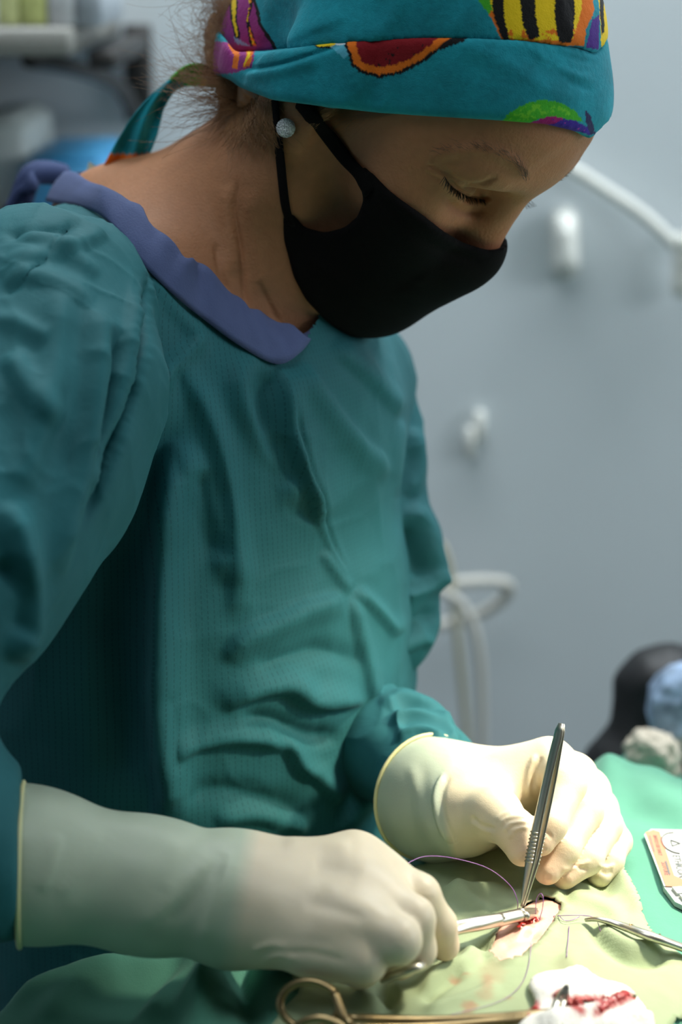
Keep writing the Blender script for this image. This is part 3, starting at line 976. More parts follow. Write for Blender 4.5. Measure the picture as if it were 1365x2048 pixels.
AX = np.array([-0.100, 1.285])
def tz(z, f=0.0, l=0.0):
    return np.array([AX[0], AX[1], z]) + FWD * f + LEFT * l
fg = Field((-0.36, 1.04, 0.70), (0.125, 1.53, 1.345), 0.0040)
secs = [(1.20, .135, .094, .002), (1.15, .150, .108, -.002), (1.08, .153, .118, 0), (1.02, .152, .124, .002), (0.96, .152, .126, .002), (0.86, .156, .124, 0), (0.76, .160, .124, -.004)]
for (z0, a0, b0, f0), (z1, a1, b1, f1) in zip(secs[:-1], secs[1:]):
    fg.add(econe(tz(z0, f0), tz(z1, f1), (b0, a0), (b1, a1), FWD), 0.04)
SHN = P(70, 640, 1.16); SHF = P(672, 770, 1.41)
fg.add(cone(NECK - np.array([0, 0, 0.045]) - FWD * 0.01, SHN, 0.056, 0.052), 0.05)
fg.add(cone(NECK - np.array([0, 0, 0.045]) - FWD * 0.01, SHF, 0.056, 0.050), 0.05)
fg.add(econe(NECK - np.array([0, 0, 0.002]), NECK - np.array([0, 0, 0.05]), (0.066, 0.068), (0.075, 0.09), FWD), 0.04)
fg.add(ell(tz(1.175, 0.058), (0.055, 0.105, 0.06), np.stack([FWD, LEFT, [0, 0, 1]], 1)), 0.05)
fg.add(cone(P(180, 535, 1.345), P(70, 590, 1.24), 0.034, 0.036), 0.04)
gv, gq = fg.mesh()
gv = smooth(gv, gq, 3)
gv, gq = subdiv(gv, gq, 1)
# open the neck: drop the cloth above the collar line
uv = np.stack([np.arctan2((gv[:, :2] - AX) @ LEFT[:2], (gv[:, :2] - AX) @ FWD[:2]) * 0.145, gv[:, 2], 0 * gv[:, 2]], 1)
gown_strokes = [
    # recess below the collar point, panels falling on either side of it
    ([(562, 728), (566, 790), (578, 870), (598, 950), (640, 1050)], 0.0085, 10, 44, 0.7),
    ([(540, 735), (528, 790), (535, 860), (560, 940), (585, 985)], -0.0065, 26, 20, 0.7),
    ([(575, 800), (590, 880), (612, 960), (655, 1060), (700, 1160)], -0.0040, 7, 7),
    ([(490, 700), (476, 770), (505, 850), (560, 940), (610, 1030)], 0.0060, 22, 22),
    ([(590, 720), (640, 800), (705, 880), (780, 960)], 0.0055, 26, 14),
    ([(570, 850), (610, 980), (660, 1090), (705, 1170)], 0.0035, 8, 16),
    ([(650, 690), (720, 745), (775, 800), (803, 835)], 0.0050, 12, 26),
    ([(800, 835), (790, 920), (806, 1000)], 0.0030, 14, 22),
    ([(700, 1180), (745, 1215), (798, 1275)], 0.0050, 8, 16),
    ([(700, 1185), (708, 1250), (730, 1330), (748, 1420)], 0.0045, 8, 20),
    ([(640, 1100), (680, 1160), (700, 1185)], 0.0030, 10, 14),
    # long vertical ridge where the front meets the shaded side
    ([(352, 880), (325, 980), (310, 1100), (306, 1230), (306, 1380), (314, 1470), (328, 1575), (312, 1650)], 0.022, 14, 46, 0.4),
    ([(270, 1000), (240, 1200), (250, 1400), (260, 1600)], -0.012, 50, 40, 0.6),
    ([(350, 860), (385, 960), (430, 1080), (460, 1180)], 0.0050, 20, 30),
    ([(390, 930), (410, 1030), (440, 1130)], -0.0075, 24, 20),
    ([(345, 700), (420, 850), (458, 980), (470, 1120), (468, 1260)], 0.0060, 16, 26),
    ([(330, 1360), (340, 1450), (345, 1540)], -0.0035, 12, 12),
    # shoulder folds beside the seam
    ([(412, 672), (370, 706), (328, 742), (318, 785)], 0.0050, 10, 22),
    ([(318, 700), (308, 760), (322, 800), (300, 850), (225, 925)], 0.0060, 16, 34),
    ([(300, 545), (340, 610), (420, 700)], 0.0025, 14, 14),
    # belly folds, lit by the lamp
    ([(440, 1330), (480, 1280), (540, 1250), (620, 1215), (700, 1190)], 0.0065, 30, 14),
    ([(500, 1345), (560, 1320), (640, 1300), (730, 1330)], -0.0045, 22, 22),
    ([(442, 1430), (470, 1400), (520, 1380), (572, 1375), (620, 1405), (680, 1405), (740, 1400)], 0.0085, 9, 36),
    ([(470, 1440), (540, 1440), (610, 1470), (690, 1470)], -0.0060, 20, 20),
    ([(330, 1500), (420, 1480), (500, 1478), (560, 1488), (585, 1500)], 0.0070, 12, 26),
    ([(555, 1470), (580, 1490), (600, 1530), (640, 1560), (680, 1610)], 0.0060, 12, 24),
    ([(748, 1420), (772, 1470), (752, 1540), (700, 1610), (660, 1680)], 0.0080, 10, 30),
    ([(720, 1450), (728, 1500), (700, 1560)], -0.0040, 14, 14),
    ([(350, 1590), (440, 1580), (540, 1600), (620, 1640)], -0.0045, 22, 22),
    ([(420, 1640), (520, 1630), (620, 1660)], 0.0040, 14, 14),
]
gv = folds(gv, gq, gown_strokes)
gv = gv + vnormals(gv, gq) * (0.0020 * vnoise(gv, 0.055, 7) + 0.0006 * vnoise(gv, 0.017, 8) + 0.0016 * crumple(gv, 0.075, 70) + 0.0007 * crumple(gv, 0.03, 75))[:, None]

# collar band: lower edge (seam) lies on the bodice, upper edge stands round the neck
LO_N = [(95, 402), (190, 420), (245, 470), (290, 530), (350, 590), (410, 640), (480, 692), (550, 727), (595, 705), (622, 668)]
HI_N = [(140, 343), (205, 370), (270, 405), (325, 465), (378, 515), (405, 527), (470, 590), (505, 617), (565, 645), (612, 664)]
lo_p = [drop(a, b, gv, 0.0) for a, b in LO_N]
ld = np.array([proj(p)[2] for p in lo_p])
ld[0] = max(ld[0], 1.33); ld[-1] = max(ld[-1], 1.235)
lo_p = [P(a, b, d) for (a, b), d in zip(LO_N, ld)]
hd = [min(ld[i] + 0.012, proj(drop(a, b, headW, 0.0))[2] - 0.006) for i, (a, b) in enumerate(HI_N)]
hd[0] = ld[0] + 0.005
hi_p = [P(a, b, d) for (a, b), d in zip(HI_N, hd)]
lo = spline(lo_p + PP([(640, 620, 1.29), (560, 520, 1.37), (430, 440, 1.41), (280, 400, 1.42), (160, 390, 1.40)]), 7, True)
hi = spline(hi_p + PP([(630, 600, 1.29), (560, 480, 1.36), (440, 400, 1.40), (300, 365, 1.41), (200, 350, 1.39)]), 7, True)
nC = len(lo)
outc = lo.mean(0)
out = lo - outc; out[:, 2] = 0; out /= np.linalg.norm(out, axis=1)[:, None]
ang = np.arange(nC) / nC * 2 * math.pi
rows = []
for t in np.linspace(0, 1, 7):
    r = lo * (1 - t) + hi * t
    wav = 0.0016 * np.sin(ang * 11 + 1 + t) * t + 0.0010 * np.sin(ang * 23 + 2 * t) * t + 0.0012 * vnoise(r, 0.02, 5) * math.sin(math.pi * t)
    rows.append(r + out * (0.0022 * math.sin(math.pi * t) + wav + 0.0022)[:, None] + np.array([0, 0, 1]) * (0.0012 * np.sin(ang * 15) * t)[:, None])
rin = [r - out * 0.0016 for r in rows]
cvv = np.concatenate(rows + rin[::-1])
nr = 14
cf = np.array([(i * nC + j, i * nC + (j + 1) % nC, ((i + 1) % nr) * nC + (j + 1) % nC, ((i + 1) % nr) * nC + j) for i in range(nr) for j in range(nC)])

# open the neck: remove bodice cloth inside the collar loop
gx, gy, gd = proj(gv)
near_poly = np.array(LO_N + [(640, 640), (680, 560), (700, 100), (60, 100)], float)
inn = in_poly(gx, gy, near_poly) & (gv[:, 2] > 1.16) & ((gv - NECK) @ LEFT < 0.06)
keep = ~inn[gq].all(1)
gq2 = gq[keep]
gown = make_mesh('surgical_gown', gv - PM, gq2, M_GOWN, person, uv=uv)
tag(gown, 'teal woven surgical gown')
collar = make_mesh('collar', cvv - PM, cf, M_COLLAR, gown)
tag(collar, 'slate blue neckband')
# ties standing up behind the neck
mb = MB()
tie = spline(PP([(40, 405, 1.40), (62, 352, 1.40), (95, 345, 1.41), (120, 350, 1.42)]), 4)
mb.tube(tie - PM, 0.010, 10, up=CU, flat=0.8)
tie2 = spline(PP([(20, 420, 1.40), (45, 375, 1.395), (70, 362, 1.39)]), 4)
mb.tube(tie2 - PM, 0.009, 10, up=CR, flat=0.5)
tb = mb.build('neck_tie', mat('navy_tie_cloth', (0.022, 0.040, 0.12), 0.85, bump=0.3, bscale=600), gown)
mb = MB()
mb.raw(np.array([P(178, 323, 1.345), P(220, 352, 1.33), P(206, 372, 1.335), P(172, 350, 1.345), P(178, 323, 1.349), P(220, 352, 1.334), P(206, 372, 1.339), P(172, 350, 1.349)]) - PM, [(0, 1, 2, 3), (7, 6, 5, 4), (0, 4, 5, 1), (1, 5, 6, 2), (2, 6, 7, 3), (3, 7, 4, 0)])
mb.build('neck_label', mat('cream_tape', (0.55, 0.56, 0.42), 0.8, bump=0.3, bscale=900), gown, False)

# ---- sleeves
cuff_c = P(40, 1735, 1.050); cuff_d = unit(unit(P(300, 1772, 1.056) - P(38, 1735, 1.050) - np.array([0, 0, 0.002])) + CU * 0.17)
fs = Field(P(70, 640, 1.16) - np.array([0.24, 0.26, 0.40]), P(70, 640, 1.16) + np.array([0.13, 0.12, 0.09]), 0.0036)
ELN = P(-260, 1310, 1.035)
sl_pts = [SHN, P(65, 800, 1.125), P(-20, 960, 1.095), P(-125, 1130, 1.06), ELN]
fs.chain(sl_pts, [0.054, 0.063, 0.063, 0.060, 0.055], 0.03)
fs.add(cone(NECK - FWD * 0.02 - np.array([0, 0, .02]), SHN, 0.045, 0.054), 0.03)
fs.chain([ELN, P(-270, 1540, 1.02), P(-90, 1690, 1.035), P(12, 1712, 1.047)], [0.052, 0.045, 0.040, 0.0375], 0.03)
fs.cut(lambda X, Y, Z: np.where(Z < 1.08, (X - cuff_c[0]) * cuff_d[0] + (Y - cuff_c[1]) * cuff_d[1] + (Z - cuff_c[2]) * cuff_d[2] - 0.001, -1.0), 0.002)
sv, sq = fs.mesh()
sv = smooth(sv, sq, 3); sv, sq = subdiv(sv, sq, 1)
sv = folds(sv, sq, [
    ([(290, 540), (282, 640), (268, 760), (230, 880), (190, 1000), (160, 1060)], -0.006, 9, 9, 0.5),
    ([(270, 560), (262, 650), (245, 760), (205, 880), (165, 1000)], 0.004, 14, 10, 0.5),
    ([(205, 600), (190, 760), (170, 900), (130, 1040), (105, 1180)], 0.007, 26, 18),
    ([(240, 640), (215, 800), (180, 960)], -0.005, 16, 22),
    ([(120, 560), (110, 700), (80, 850), (30, 1000)], 0.005, 32, 26),
    ([(10, 700), (60, 800), (120, 860)], 0.005, 18, 30),
    ([(0, 1000), (40, 1130), (45, 1250), (10, 1330)], 0.010, 20, 34),
    ([(0, 1110), (40, 1190), (30, 1280)], -0.006, 16, 16),
    ([(30, 470), (120, 500), (200, 560)], 0.004, 16, 16),
    ([(10, 530), (90, 520), (180, 480), (220, 470)], 0.004, 14, 20),
    ([(0, 480), (80, 470), (180, 450)], -0.003, 10, 10),
    ([(0, 580), (60, 560), (130, 580), (190, 620)], 0.004, 12, 22),
    ([(150, 430), (110, 500), (60, 560), (0, 600)], -0.002, 6, 6),
    ([(-30, 640), (40, 650), (100, 690)], 0.003, 18, 18),
])
# gathered stitching along the raglan seam
gx, gy, gd = proj(sv)
seam = spline(np.array([(292, 540), (284, 640), (270, 760), (232, 880), (192, 1000)], float), 6)
dd, sd, tt = seg_dist(np.stack([gx, gy], 1), seam)
sv = sv + vnormals(sv, sq) * (0.0003 * np.sin(tt * 150 + 3 * vnoise(sv, 0.01, 3)) * np.exp(-((dd - 10) / 10) ** 2) + 0.0018 * vnoise(sv, 0.04, 17) + 0.0005 * vnoise(sv, 0.014, 18) + (0.0026 * crumple(sv, 0.06, 80) + 0.0012 * crumple(sv, 0.028, 85)) * np.clip((sv[:, 2] - 1.10) / 0.12, 0.25, 1))[:, None]
suv = np.stack([np.arctan2(sv[:, 1] - 1.1, sv[:, 0] + .2) * 0.07, sv[:, 2], 0 * gx], 1)
sleeve = make_mesh('sleeve', sv - PM, sq, M_SLEEVE, gown, uv=suv)

ff = Field((-0.13, 1.08, 0.90), (0.13, 1.52, 1.31), 0.0034)
ELF = P(768, 1250, 1.375)
ff.chain([SHF, P(668, 920, 1.405), P(722, 1110, 1.39), ELF], [0.050, 0.051, 0.042, 0.034], 0.03)
ff.chain([ELF, P(688, 1385, 1.34), P(768, 1492, 1.29), P(850, 1560, 1.25)], [0.030, 0.023, 0.031, 0.031], 0.008)
ff.add(cone(P(845, 1490, 1.285), P(893, 1520, 1.275), 0.022, 0.018), 0.015)
fv, fq = ff.mesh()
fv = smooth(fv, fq, 3); fv, fq = subdiv(fv, fq, 1)
fv = folds(fv, fq, [
    ([(805, 1010), (850, 1060), (860, 1110), (880, 1180)], 0.008, 18, 26),
    ([(800, 1040), (830, 1110), (850, 1160)], -0.008, 18, 18),
    ([(800, 1200), (850, 1180), (885, 1150)], 0.006, 14, 14),
    ([(800, 1260), (850, 1230), (880, 1240)], -0.005, 14, 14),
    ([(790, 1300), (840, 1280), (870, 1290)], 0.005, 12, 16),
    ([(815, 850), (830, 930), (815, 1000)], 0.005, 16, 16),
    ([(768, 1412), (805, 1396), (860, 1418), (908, 1465)], 0.0050, 8, 14),
    ([(775, 1448), (825, 1432), (880, 1452), (928, 1490)], 0.0055, 7, 12),
    ([(785, 1478), (840, 1460), (895, 1482)], 0.0045, 7, 10),
    ([(770, 1430), (830, 1412), (890, 1440)], -0.0030, 7, 7),
    ([(760, 1395), (790, 1420), (800, 1470)], 0.0030, 10, 10),
])
fv = fv + vnormals(fv, fq) * (0.0022 * vnoise(fv, 0.03, 27) + 0.0005 * vnoise(fv, 0.012, 28) + 0.0018 * crumple(fv, 0.045, 90))[:, None]
sleeve2 = make_mesh('sleeve', fv - PM, fq, M_SLEEVE, gown, uv=np.stack([fv[:, 0], fv[:, 2], 0 * fv[:, 0]], 1))

# ------------------------------------------------------------------ the surgeon: gloved hands
def hand_field(lo, hi, h, arm, palm, fingers, kpalm=0.010, kf=0.006, kw=0.0022):
    f = Field(lo, hi, h)
    for a, b, ra, rb in arm:
        f.add(cone(a, b, ra, rb), 0.02)
    for a, b, ra, rb in palm:
        f.add(cone(a, b, ra, rb), 0.014)
    g = f.like()
    for pts, rs in fingers:
        t = f.like()
        t.chain(pts, rs, 0.004)
        g.merge(t, kw)
    f.merge(g, kf)
    return f

M_GLOVE = mat('latex_glove', (0.72, 0.66, 0.48), 0.42, attr='tint', bump=0.12, bscale=180, sss=0.22, sss_r=(1, .75, .5), sss_s=0.004, spec=0.4, fine=0.15, fscale=1400)
M_BEAD = mat('glove_bead', (0.66, 0.64, 0.34), 0.45, sss=0.2, sss_s=0.003)

# near hand (her right), knuckles up, fingers closed through the needle holder's rings
WR = P(470, 1795, 1.060)
i_ = PP([(706, 1722, 1.068), (838, 1790, 1.052), (878, 1850, 1.062), (890, 1892, 1.070)])
m_ = PP([(700, 1775, 1.042), (824, 1838, 1.026), (834, 1900, 1.034), (800, 1928, 1.056)])
r_ = PP([(672, 1838, 1.026), (795, 1880, 1.010), (785, 1905, 1.038), (738, 1905, 1.058)])
p_ = PP([(625, 1888, 1.022), (728, 1922, 1.010), (722, 1938, 1.036), (685, 1935, 1.052)])
t_ = PP([(540, 1862, 1.085), (640, 1900, 1.108), (740, 1925, 1.104), (815, 1928, 1.085)])
arm = [(P(-140, 1700, 1.045), P(60, 1730, 1.050), 0.038, 0.0350), (P(60, 1730, 1.050), P(300, 1772, 1.056), 0.0338, 0.0300), (P(300, 1772, 1.056), WR, 0.0300, 0.0290)]
palm = [(WR, i_[0], 0.0240, 0.0125), (WR, m_[0], 0.0265, 0.0140), (P(470, 1805, 1.05), r_[0], 0.0265, 0.0140), (P(480, 1830, 1.05), p_[0], 0.0215, 0.0130), (WR, t_[0], 0.025, 0.018), (P(560, 1830, 1.075), P(680, 1850, 1.065), 0.022, 0.016)]
for a_, b_ in ((i_, m_), (m_, r_), (r_, p_)):
    palm.append((a_[0], b_[0], 0.0112, 0.0112))
    palm.append((a_[0] * .70 + a_[1] * .30, b_[0] * .70 + b_[1] * .30, 0.0102, 0.0102))
    palm.append((a_[0] * .42 + a_[1] * .58, b_[0] * .42 + b_[1] * .58, 0.0075, 0.0075))
    palm.append(((a_[0] + b_[0]) / 2, WR, 0.0115, 0.024))
fing = [(i_, [0.0120, 0.0103, 0.0088, 0.0078]), (m_, [0.0125, 0.0110, 0.0092, 0.0082]), (r_, [0.0125, 0.0112, 0.0095, 0.0084]), (p_, [0.0120, 0.0106, 0.0090, 0.008]), (t_, [0.017, 0.0135, 0.011, 0.0095])]
fn = hand_field(P(60, 1780, 1.055) - np.array([0.045, 0.07, 0.07]), P(900, 1780, 1.055) + np.array([0.012, 0.075, 0.06]), 0.00155, arm, palm, fing, kf=0.006, kw=0.0012)
fn.cut(lambda X, Y, Z: -((X - cuff_c[0]) * cuff_d[0] + (Y - cuff_c[1]) * cuff_d[1] + (Z - cuff_c[2]) * cuff_d[2]), 0.002)
nv, nq = fn.mesh()
nv = smooth(nv, nq, 2)
nv = folds(nv, nq, [
    ([(200, 1650), (180, 1710), (150, 1760), (110, 1800)], 0.0007, 24, 16),
    ([(240, 1665), (200, 1740), (160, 1800), (120, 1830)], 0.0005, 18, 16),
    ([(120, 1660), (105, 1730), (80, 1790)], 0.0008, 18, 12),
    ([(430, 1700), (380, 1760), (320, 1820), (260, 1860)], 0.0012, 26, 14),
    ([(350, 1670), (340, 1740), (330, 1790)], 0.0004, 20, 16),
    ([(470, 1690), (450, 1760), (420, 1830), (400, 1900)], 0.0012, 14, 20),
    ([(440, 1720), (395, 1790), (330, 1850)], -0.0006, 16, 16),
    ([(620, 1730), (690, 1745), (720, 1760)], -0.0012, 22, 22),
    ([(640, 1760), (700, 1800), (780, 1830)], 0.0004, 16, 16),
    ([(560, 1690), (630, 1690), (710, 1695)], 0.0016, 16, 18),
    ([(600, 1800), (660, 1815), (740, 1840)], -0.0006, 16, 16),
    ([(540, 1870), (600, 1880), (680, 1890)], -0.0003, 12, 12),
    ([(560, 1910), (620, 1905), (700, 1925)], -0.0008, 8, 8),
    ([(500, 1905), (540, 1890), (580, 1895)], 0.0008, 7, 7),
    ([(520, 1925), (560, 1912), (600, 1918)], 0.0008, 7, 7),
    ([(840, 1795), (855, 1800), (868, 1795)], -0.0005, 4, 4),
])
nv, nq = subdiv(nv, nq, 1)
ax = ((nv - cuff_c) @ cuff_d)
wx, wy, wd = proj(nv)
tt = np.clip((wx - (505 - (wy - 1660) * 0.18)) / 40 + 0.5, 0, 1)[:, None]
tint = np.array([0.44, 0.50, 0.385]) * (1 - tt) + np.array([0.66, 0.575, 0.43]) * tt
# fingertips and knuckles: skin shows pink through the stretched latex
def tips(V, base, pts, r=0.016, c=(0.80, 0.50, 0.36), a=0.6):
    for p in pts:
        w = (a * np.exp(-(((V - p) ** 2).sum(1)) / r ** 2))[:, None]
        base = base * (1 - w) + np.array(c) * w
    return base
tint = tips(nv, tint, [i_[3], m_[3], r_[3], p_[3]], 0.015, a=0.3)
tint = tint * (1 + 0.05 * vnoise(nv, 0.01, 41)[:, None])
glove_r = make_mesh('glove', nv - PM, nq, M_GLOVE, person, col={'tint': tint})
tag(glove_r, 'cream latex glove on the hand holding the needle holder')

def ring(c, n, ra, rb, u, rad, name, material, parent, wob=0.0, seed=1):
    u = np.asarray(u, float); u = unit(u - n * (u @ n)); v = np.cross(n, u)
    a = np.linspace(0, 2 * math.pi, 49)
    rng = np.random.RandomState(seed)
    ph = rng.rand(3) * 6
    pts = np.array([c + u * ra * math.cos(t) + v * rb * math.sin(t) + n * wob * (math.sin(2 * t + ph[0]) + .6 * math.sin(5 * t + ph[1])) for t in a])
    mb = MB(); mb.tube(pts - PM, rad, 8, caps=False)
    return mb.build(name, material, parent)
def hem_bead(V, c, n, rad, parent, out=0.0006):
    """rolled rim that follows the cut edge of a glove"""
    ax0 = (V - c) @ n
    m = np.abs(ax0) < 0.0035
    u = unit(CU - n * (CU @ n)); v = np.cross(n, u)
    q = V[m] - c
    a = np.arctan2(q @ v, q @ u); r = np.sqrt((q @ u) ** 2 + (q @ v) ** 2)
    pts = []
    for t in np.linspace(-math.pi, math.pi, 49):
        d = np.abs((a - t + math.pi) % (2 * math.pi) - math.pi) < 0.14
        rr = r[d].max() if d.any() else 0.034
        pts.append(c + (u * math.cos(t) + v * math.sin(t)) * (rr + out) + n * 0.0008)
    pts = np.array(pts)
    pts[0] = pts[-1] = (pts[0] + pts[-1]) / 2
    mb = MB(); mb.tube(pts - PM, rad, 8, caps=False)
    return mb.build('cuff_bead', M_BEAD, parent)
hem_bead(nv, cuff_c, cuff_d, 0.0014, glove_r, 0.0003)

# far hand (her left), thumb side towards us, holding the forceps
I2 = PP([(1098, 1524, 1.200), (1137, 1570, 1.170), (1102, 1650, 1.150), (1083, 1684, 1.146)])
M2 = PP([(1150, 1548, 1.212), (1172, 1622, 1.182), (1128, 1698, 1.160), (1096, 1742, 1.155)])
R2 = PP([(1180, 1580, 1.224), (1212, 1650, 1.196), (1176, 1718, 1.172), (1130, 1752, 1.165)])
P2 = PP([(1200, 1618, 1.236), (1234, 1684, 1.208), (1220, 1722, 1.190), (1200, 1750, 1.184)])
T2 = PP([(930, 1628, 1.195), (990, 1628, 1.165), (1032, 1662, 1.148), (1046, 1700, 1.143)])
W2 = P(885, 1600, 1.225)
arm2 = [(P(800, 1560, 1.265), P(860, 1595, 1.235), 0.0345, 0.0310), (P(860, 1595, 1.235), P(905, 1600, 1.222), 0.0290, 0.0265)]
palm2 = [(W2, I2[0], 0.0250, 0.0112), (W2, M2[0], 0.026, 0.0112), (P(890, 1610, 1.23), R2[0], 0.026, 0.0108), (P(900, 1630, 1.235), P2[0], 0.022, 0.010), (W2, T2[0], 0.0255, 0.0195), (T2[0], T2[1], 0.0195, 0.0145), (T2[0], I2[0], 0.017, 0.0105)]
fing2 = [(I2, [0.0112, 0.0099, 0.0087, 0.0077]), (M2, [0.0112, 0.0098, 0.0086, 0.0077]), (R2, [0.0108, 0.0094, 0.0083, 0.0075]), (P2, [0.0098, 0.0084, 0.0077, 0.0071]), (T2[1:], [0.0140, 0.0112, 0.0090])]
f2 = hand_field(P(770, 1640, 1.2) - np.array([0.02, 0.09, 0.06]), P(1260, 1640, 1.2) + np.array([0.015, 0.09, 0.07]), 0.0013, arm2, palm2, fing2, kf=0.005, kw=0.0008)
c2 = P(866, 1588, 1.240); d2 = unit(P(900, 1600, 1.222) - P(812, 1568, 1.262))
f2.cut(lambda X, Y, Z: -((X - c2[0]) * d2[0] + (Y - c2[1]) * d2[1] + (Z - c2[2]) * d2[2]), 0.002)
v2, q2 = f2.mesh()
v2 = smooth(v2, q2, 2)
v2 = folds(v2, q2, [
    # stretched wrinkles over the thumb joint
    ([(1000, 1655), (1012, 1640), (1030, 1635), (1060, 1635)], 0.0011, 4, 5),
    ([(1008, 1668), (1020, 1650), (1040, 1645), (1062, 1646)], 0.0011, 4, 5),
    ([(1018, 1680), (1028, 1662), (1045, 1656), (1062, 1657)], 0.0010, 4, 5),
    ([(992, 1645), (1005, 1630), (1030, 1624)], 0.0008, 5, 5),
    ([(940, 1632), (965, 1652), (995, 1660)], -0.0014, 5, 5),
    ([(945, 1640), (970, 1658), (990, 1662)], 0.0008, 6, 6),
    # webs beside the index
    ([(1075, 1505), (1060, 1540), (1055, 1575), (1060, 1600)], 0.0016, 6, 8),
    ([(1085, 1510), (1072, 1545), (1066, 1580)], -0.0010, 5, 5),
    ([(1172, 1560), (1180, 1550), (1190, 1545)], 0.0008, 4, 4),
    # nail edge and folds at the index tip
    ([(1068, 1668), (1080, 1662), (1098, 1668), (1104, 1680)], -0.0007, 4, 4),
    ([(1070, 1672), (1082, 1668), (1095, 1675)], 0.0006, 4, 4),
    ([(1120, 1740), (1150, 1735), (1185, 1720)], 0.0009, 4, 5),
    ([(1140, 1725), (1160, 1735), (1180, 1740)], -0.0009, 4, 4),
    ([(1195, 1730), (1215, 1735), (1232, 1728)], 0.0009, 4, 4),
    ([(1200, 1742), (1215, 1748), (1228, 1742)], -0.0007, 4, 4),
    # cuff of the glove stretched over the sleeve
    ([(890, 1545), (872, 1590), (878, 1640), (900, 1690)], 0.0022, 5, 9, 0.4),
    ([(900, 1548), (884, 1590), (890, 1640), (912, 1690)], -0.0012, 6, 6, 0.4),
    ([(820, 1520), (835, 1590), (850, 1660)], 0.0006, 12, 12),
    ([(850, 1520), (850, 1590), (865, 1660)], -0.0004, 12, 12),
])
v2, q2 = subdiv(v2, q2, 1)
wx, wy, wd = proj(v2)
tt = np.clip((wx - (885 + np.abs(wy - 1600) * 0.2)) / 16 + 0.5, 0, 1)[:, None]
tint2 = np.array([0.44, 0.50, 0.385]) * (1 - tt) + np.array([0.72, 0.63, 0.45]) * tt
tint2 = tips(v2, tint2, [I2[3], M2[3], R2[3], T2[3]], 0.012, a=0.6)
tint2 = tint2 * (1 + 0.05 * vnoise(v2, 0.01, 43)[:, None])
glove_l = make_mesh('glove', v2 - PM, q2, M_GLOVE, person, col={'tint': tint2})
tag(glove_l, 'cream latex glove on the hand holding the forceps')
hem_bead(v2, c2, d2, 0.0012, glove_l, 0.0002)

# ------------------------------------------------------------------ operating table, drapes, patient
def vu(v, u, z=0.0):
    v = np.asarray(v, float); u = np.asarray(u, float)
    return np.stack([AX[0] + FWD[0] * v + LEFT[0] * u, AX[1] + FWD[1] * v + LEFT[1] * u, z + 0 * v + 0 * u], -1)
def to_vu(p):
    q = np.asarray(p)[..., :2] - AX
    return q @ FWD[:2], q @ LEFT[:2]
TM = np.eye(4); TM[:3, 0] = FWD; TM[:3, 1] = LEFT; TM[:3, 3] = [AX[0], AX[1], 0]
table = empty('operating_table', vu(0.42, -0.1))
to_ = np.array(table.location)
M_STEEL = mat('brushed_steel', (0.55, 0.56, 0.55), 0.32, 1.0)
def tpart(name, boxes, m):
    mb = MB()
    for lo_, hi_ in boxes:
        mb.box(np.array(lo_), np.array(hi_), bevel=0.008)
    V = np.concatenate(mb.V)
    V = V @ TM[:3, :3].T + TM[:3, 3] - to_
    return make_mesh(name, V, mb.F, m, table)
tpart('table_top', [((0.19, -0.66, 0.80), (0.66, 0.35, 0.84))], M_STEEL)
tpart('column', [((0.36, -0.16, 0.05), (0.50, 0.0, 0.80))], M_STEEL)
tpart('foot', [((0.20, -0.45, 0.0), (0.66, 0.28, 0.05))], M_STEEL)
tag(table, 'steel operating table hidden under the green drapes', 'table')

def sstep(x, a, b):
    t = np.clip((x - a) / (b - a), 0, 1)
    return t * t * (3 - 2 * t)
def v_edge(u):
    return 0.150 - 0.075 * sstep(-u, 0.16, 0.30)
def z_drape(v, u):
    base = 0.885 - 0.035 * sstep(u, 0.12, 0.30)
    top = base + (0.947 - base) * np.exp(-((v - 0.29) / 0.135) ** 4) * (1 - sstep(u, 0.06, 0.33))
    left = 0.925 * sstep(0.30 - v, 0.0, 0.06) * sstep(-u, 0.02, 0.12)
    z = np.maximum(top, left)
    z = z + 0.012 * np.exp(-((v - 0.20) / 0.05) ** 2 - ((u + 0.02) / 0.08) ** 2) * 0
    e = v_edge(u) - v
    e = e + 0.012
    z = z - np.where(e > 0, e * e / (e + 0.012) * 5.0, 0)
    e2 = u - 0.36      # the far end hangs down
    z = z - np.where(e2 > 0, e2 * e2 / (e2 + 0.012) * 5.0, 0)
    return np.maximum(z, 0.58)

M_DRAPE = mat('green_drape_cloth', (0.085, 0.265, 0.190), 0.8, bump=0.35, bscale=90, fine=0.25, fscale=1300, var=0.08, vscale=14, sheen=0.1, spec=0.2)
M_FEN = mat('pale_green_drape_cloth', (0.34, 0.41, 0.245), 0.8, attr='tint', bump=0.3, bscale=120, fine=0.25, fscale=1500, sheen=0.08, spec=0.2)

def grid(v0, v1, u0, u1, h):
    vs = np.arange(v0, v1, h); us = np.arange(u0, u1, h)
    Vg, Ug = np.meshgrid(vs, us, indexing='ij')
    nv_, nu_ = Vg.shape
    idx = np.arange(nv_ * nu_).reshape(nv_, nu_)
    Q = np.stack([idx[:-1, :-1], idx[1:, :-1], idx[1:, 1:], idx[:-1, 1:]], -1).reshape(-1, 4)
    return Vg.ravel(), Ug.ravel(), Q

def drape_noise(V):
    return 0.0045 * vnoise(V, 0.09, 51) + 0.0016 * vnoise(V, 0.035, 52)

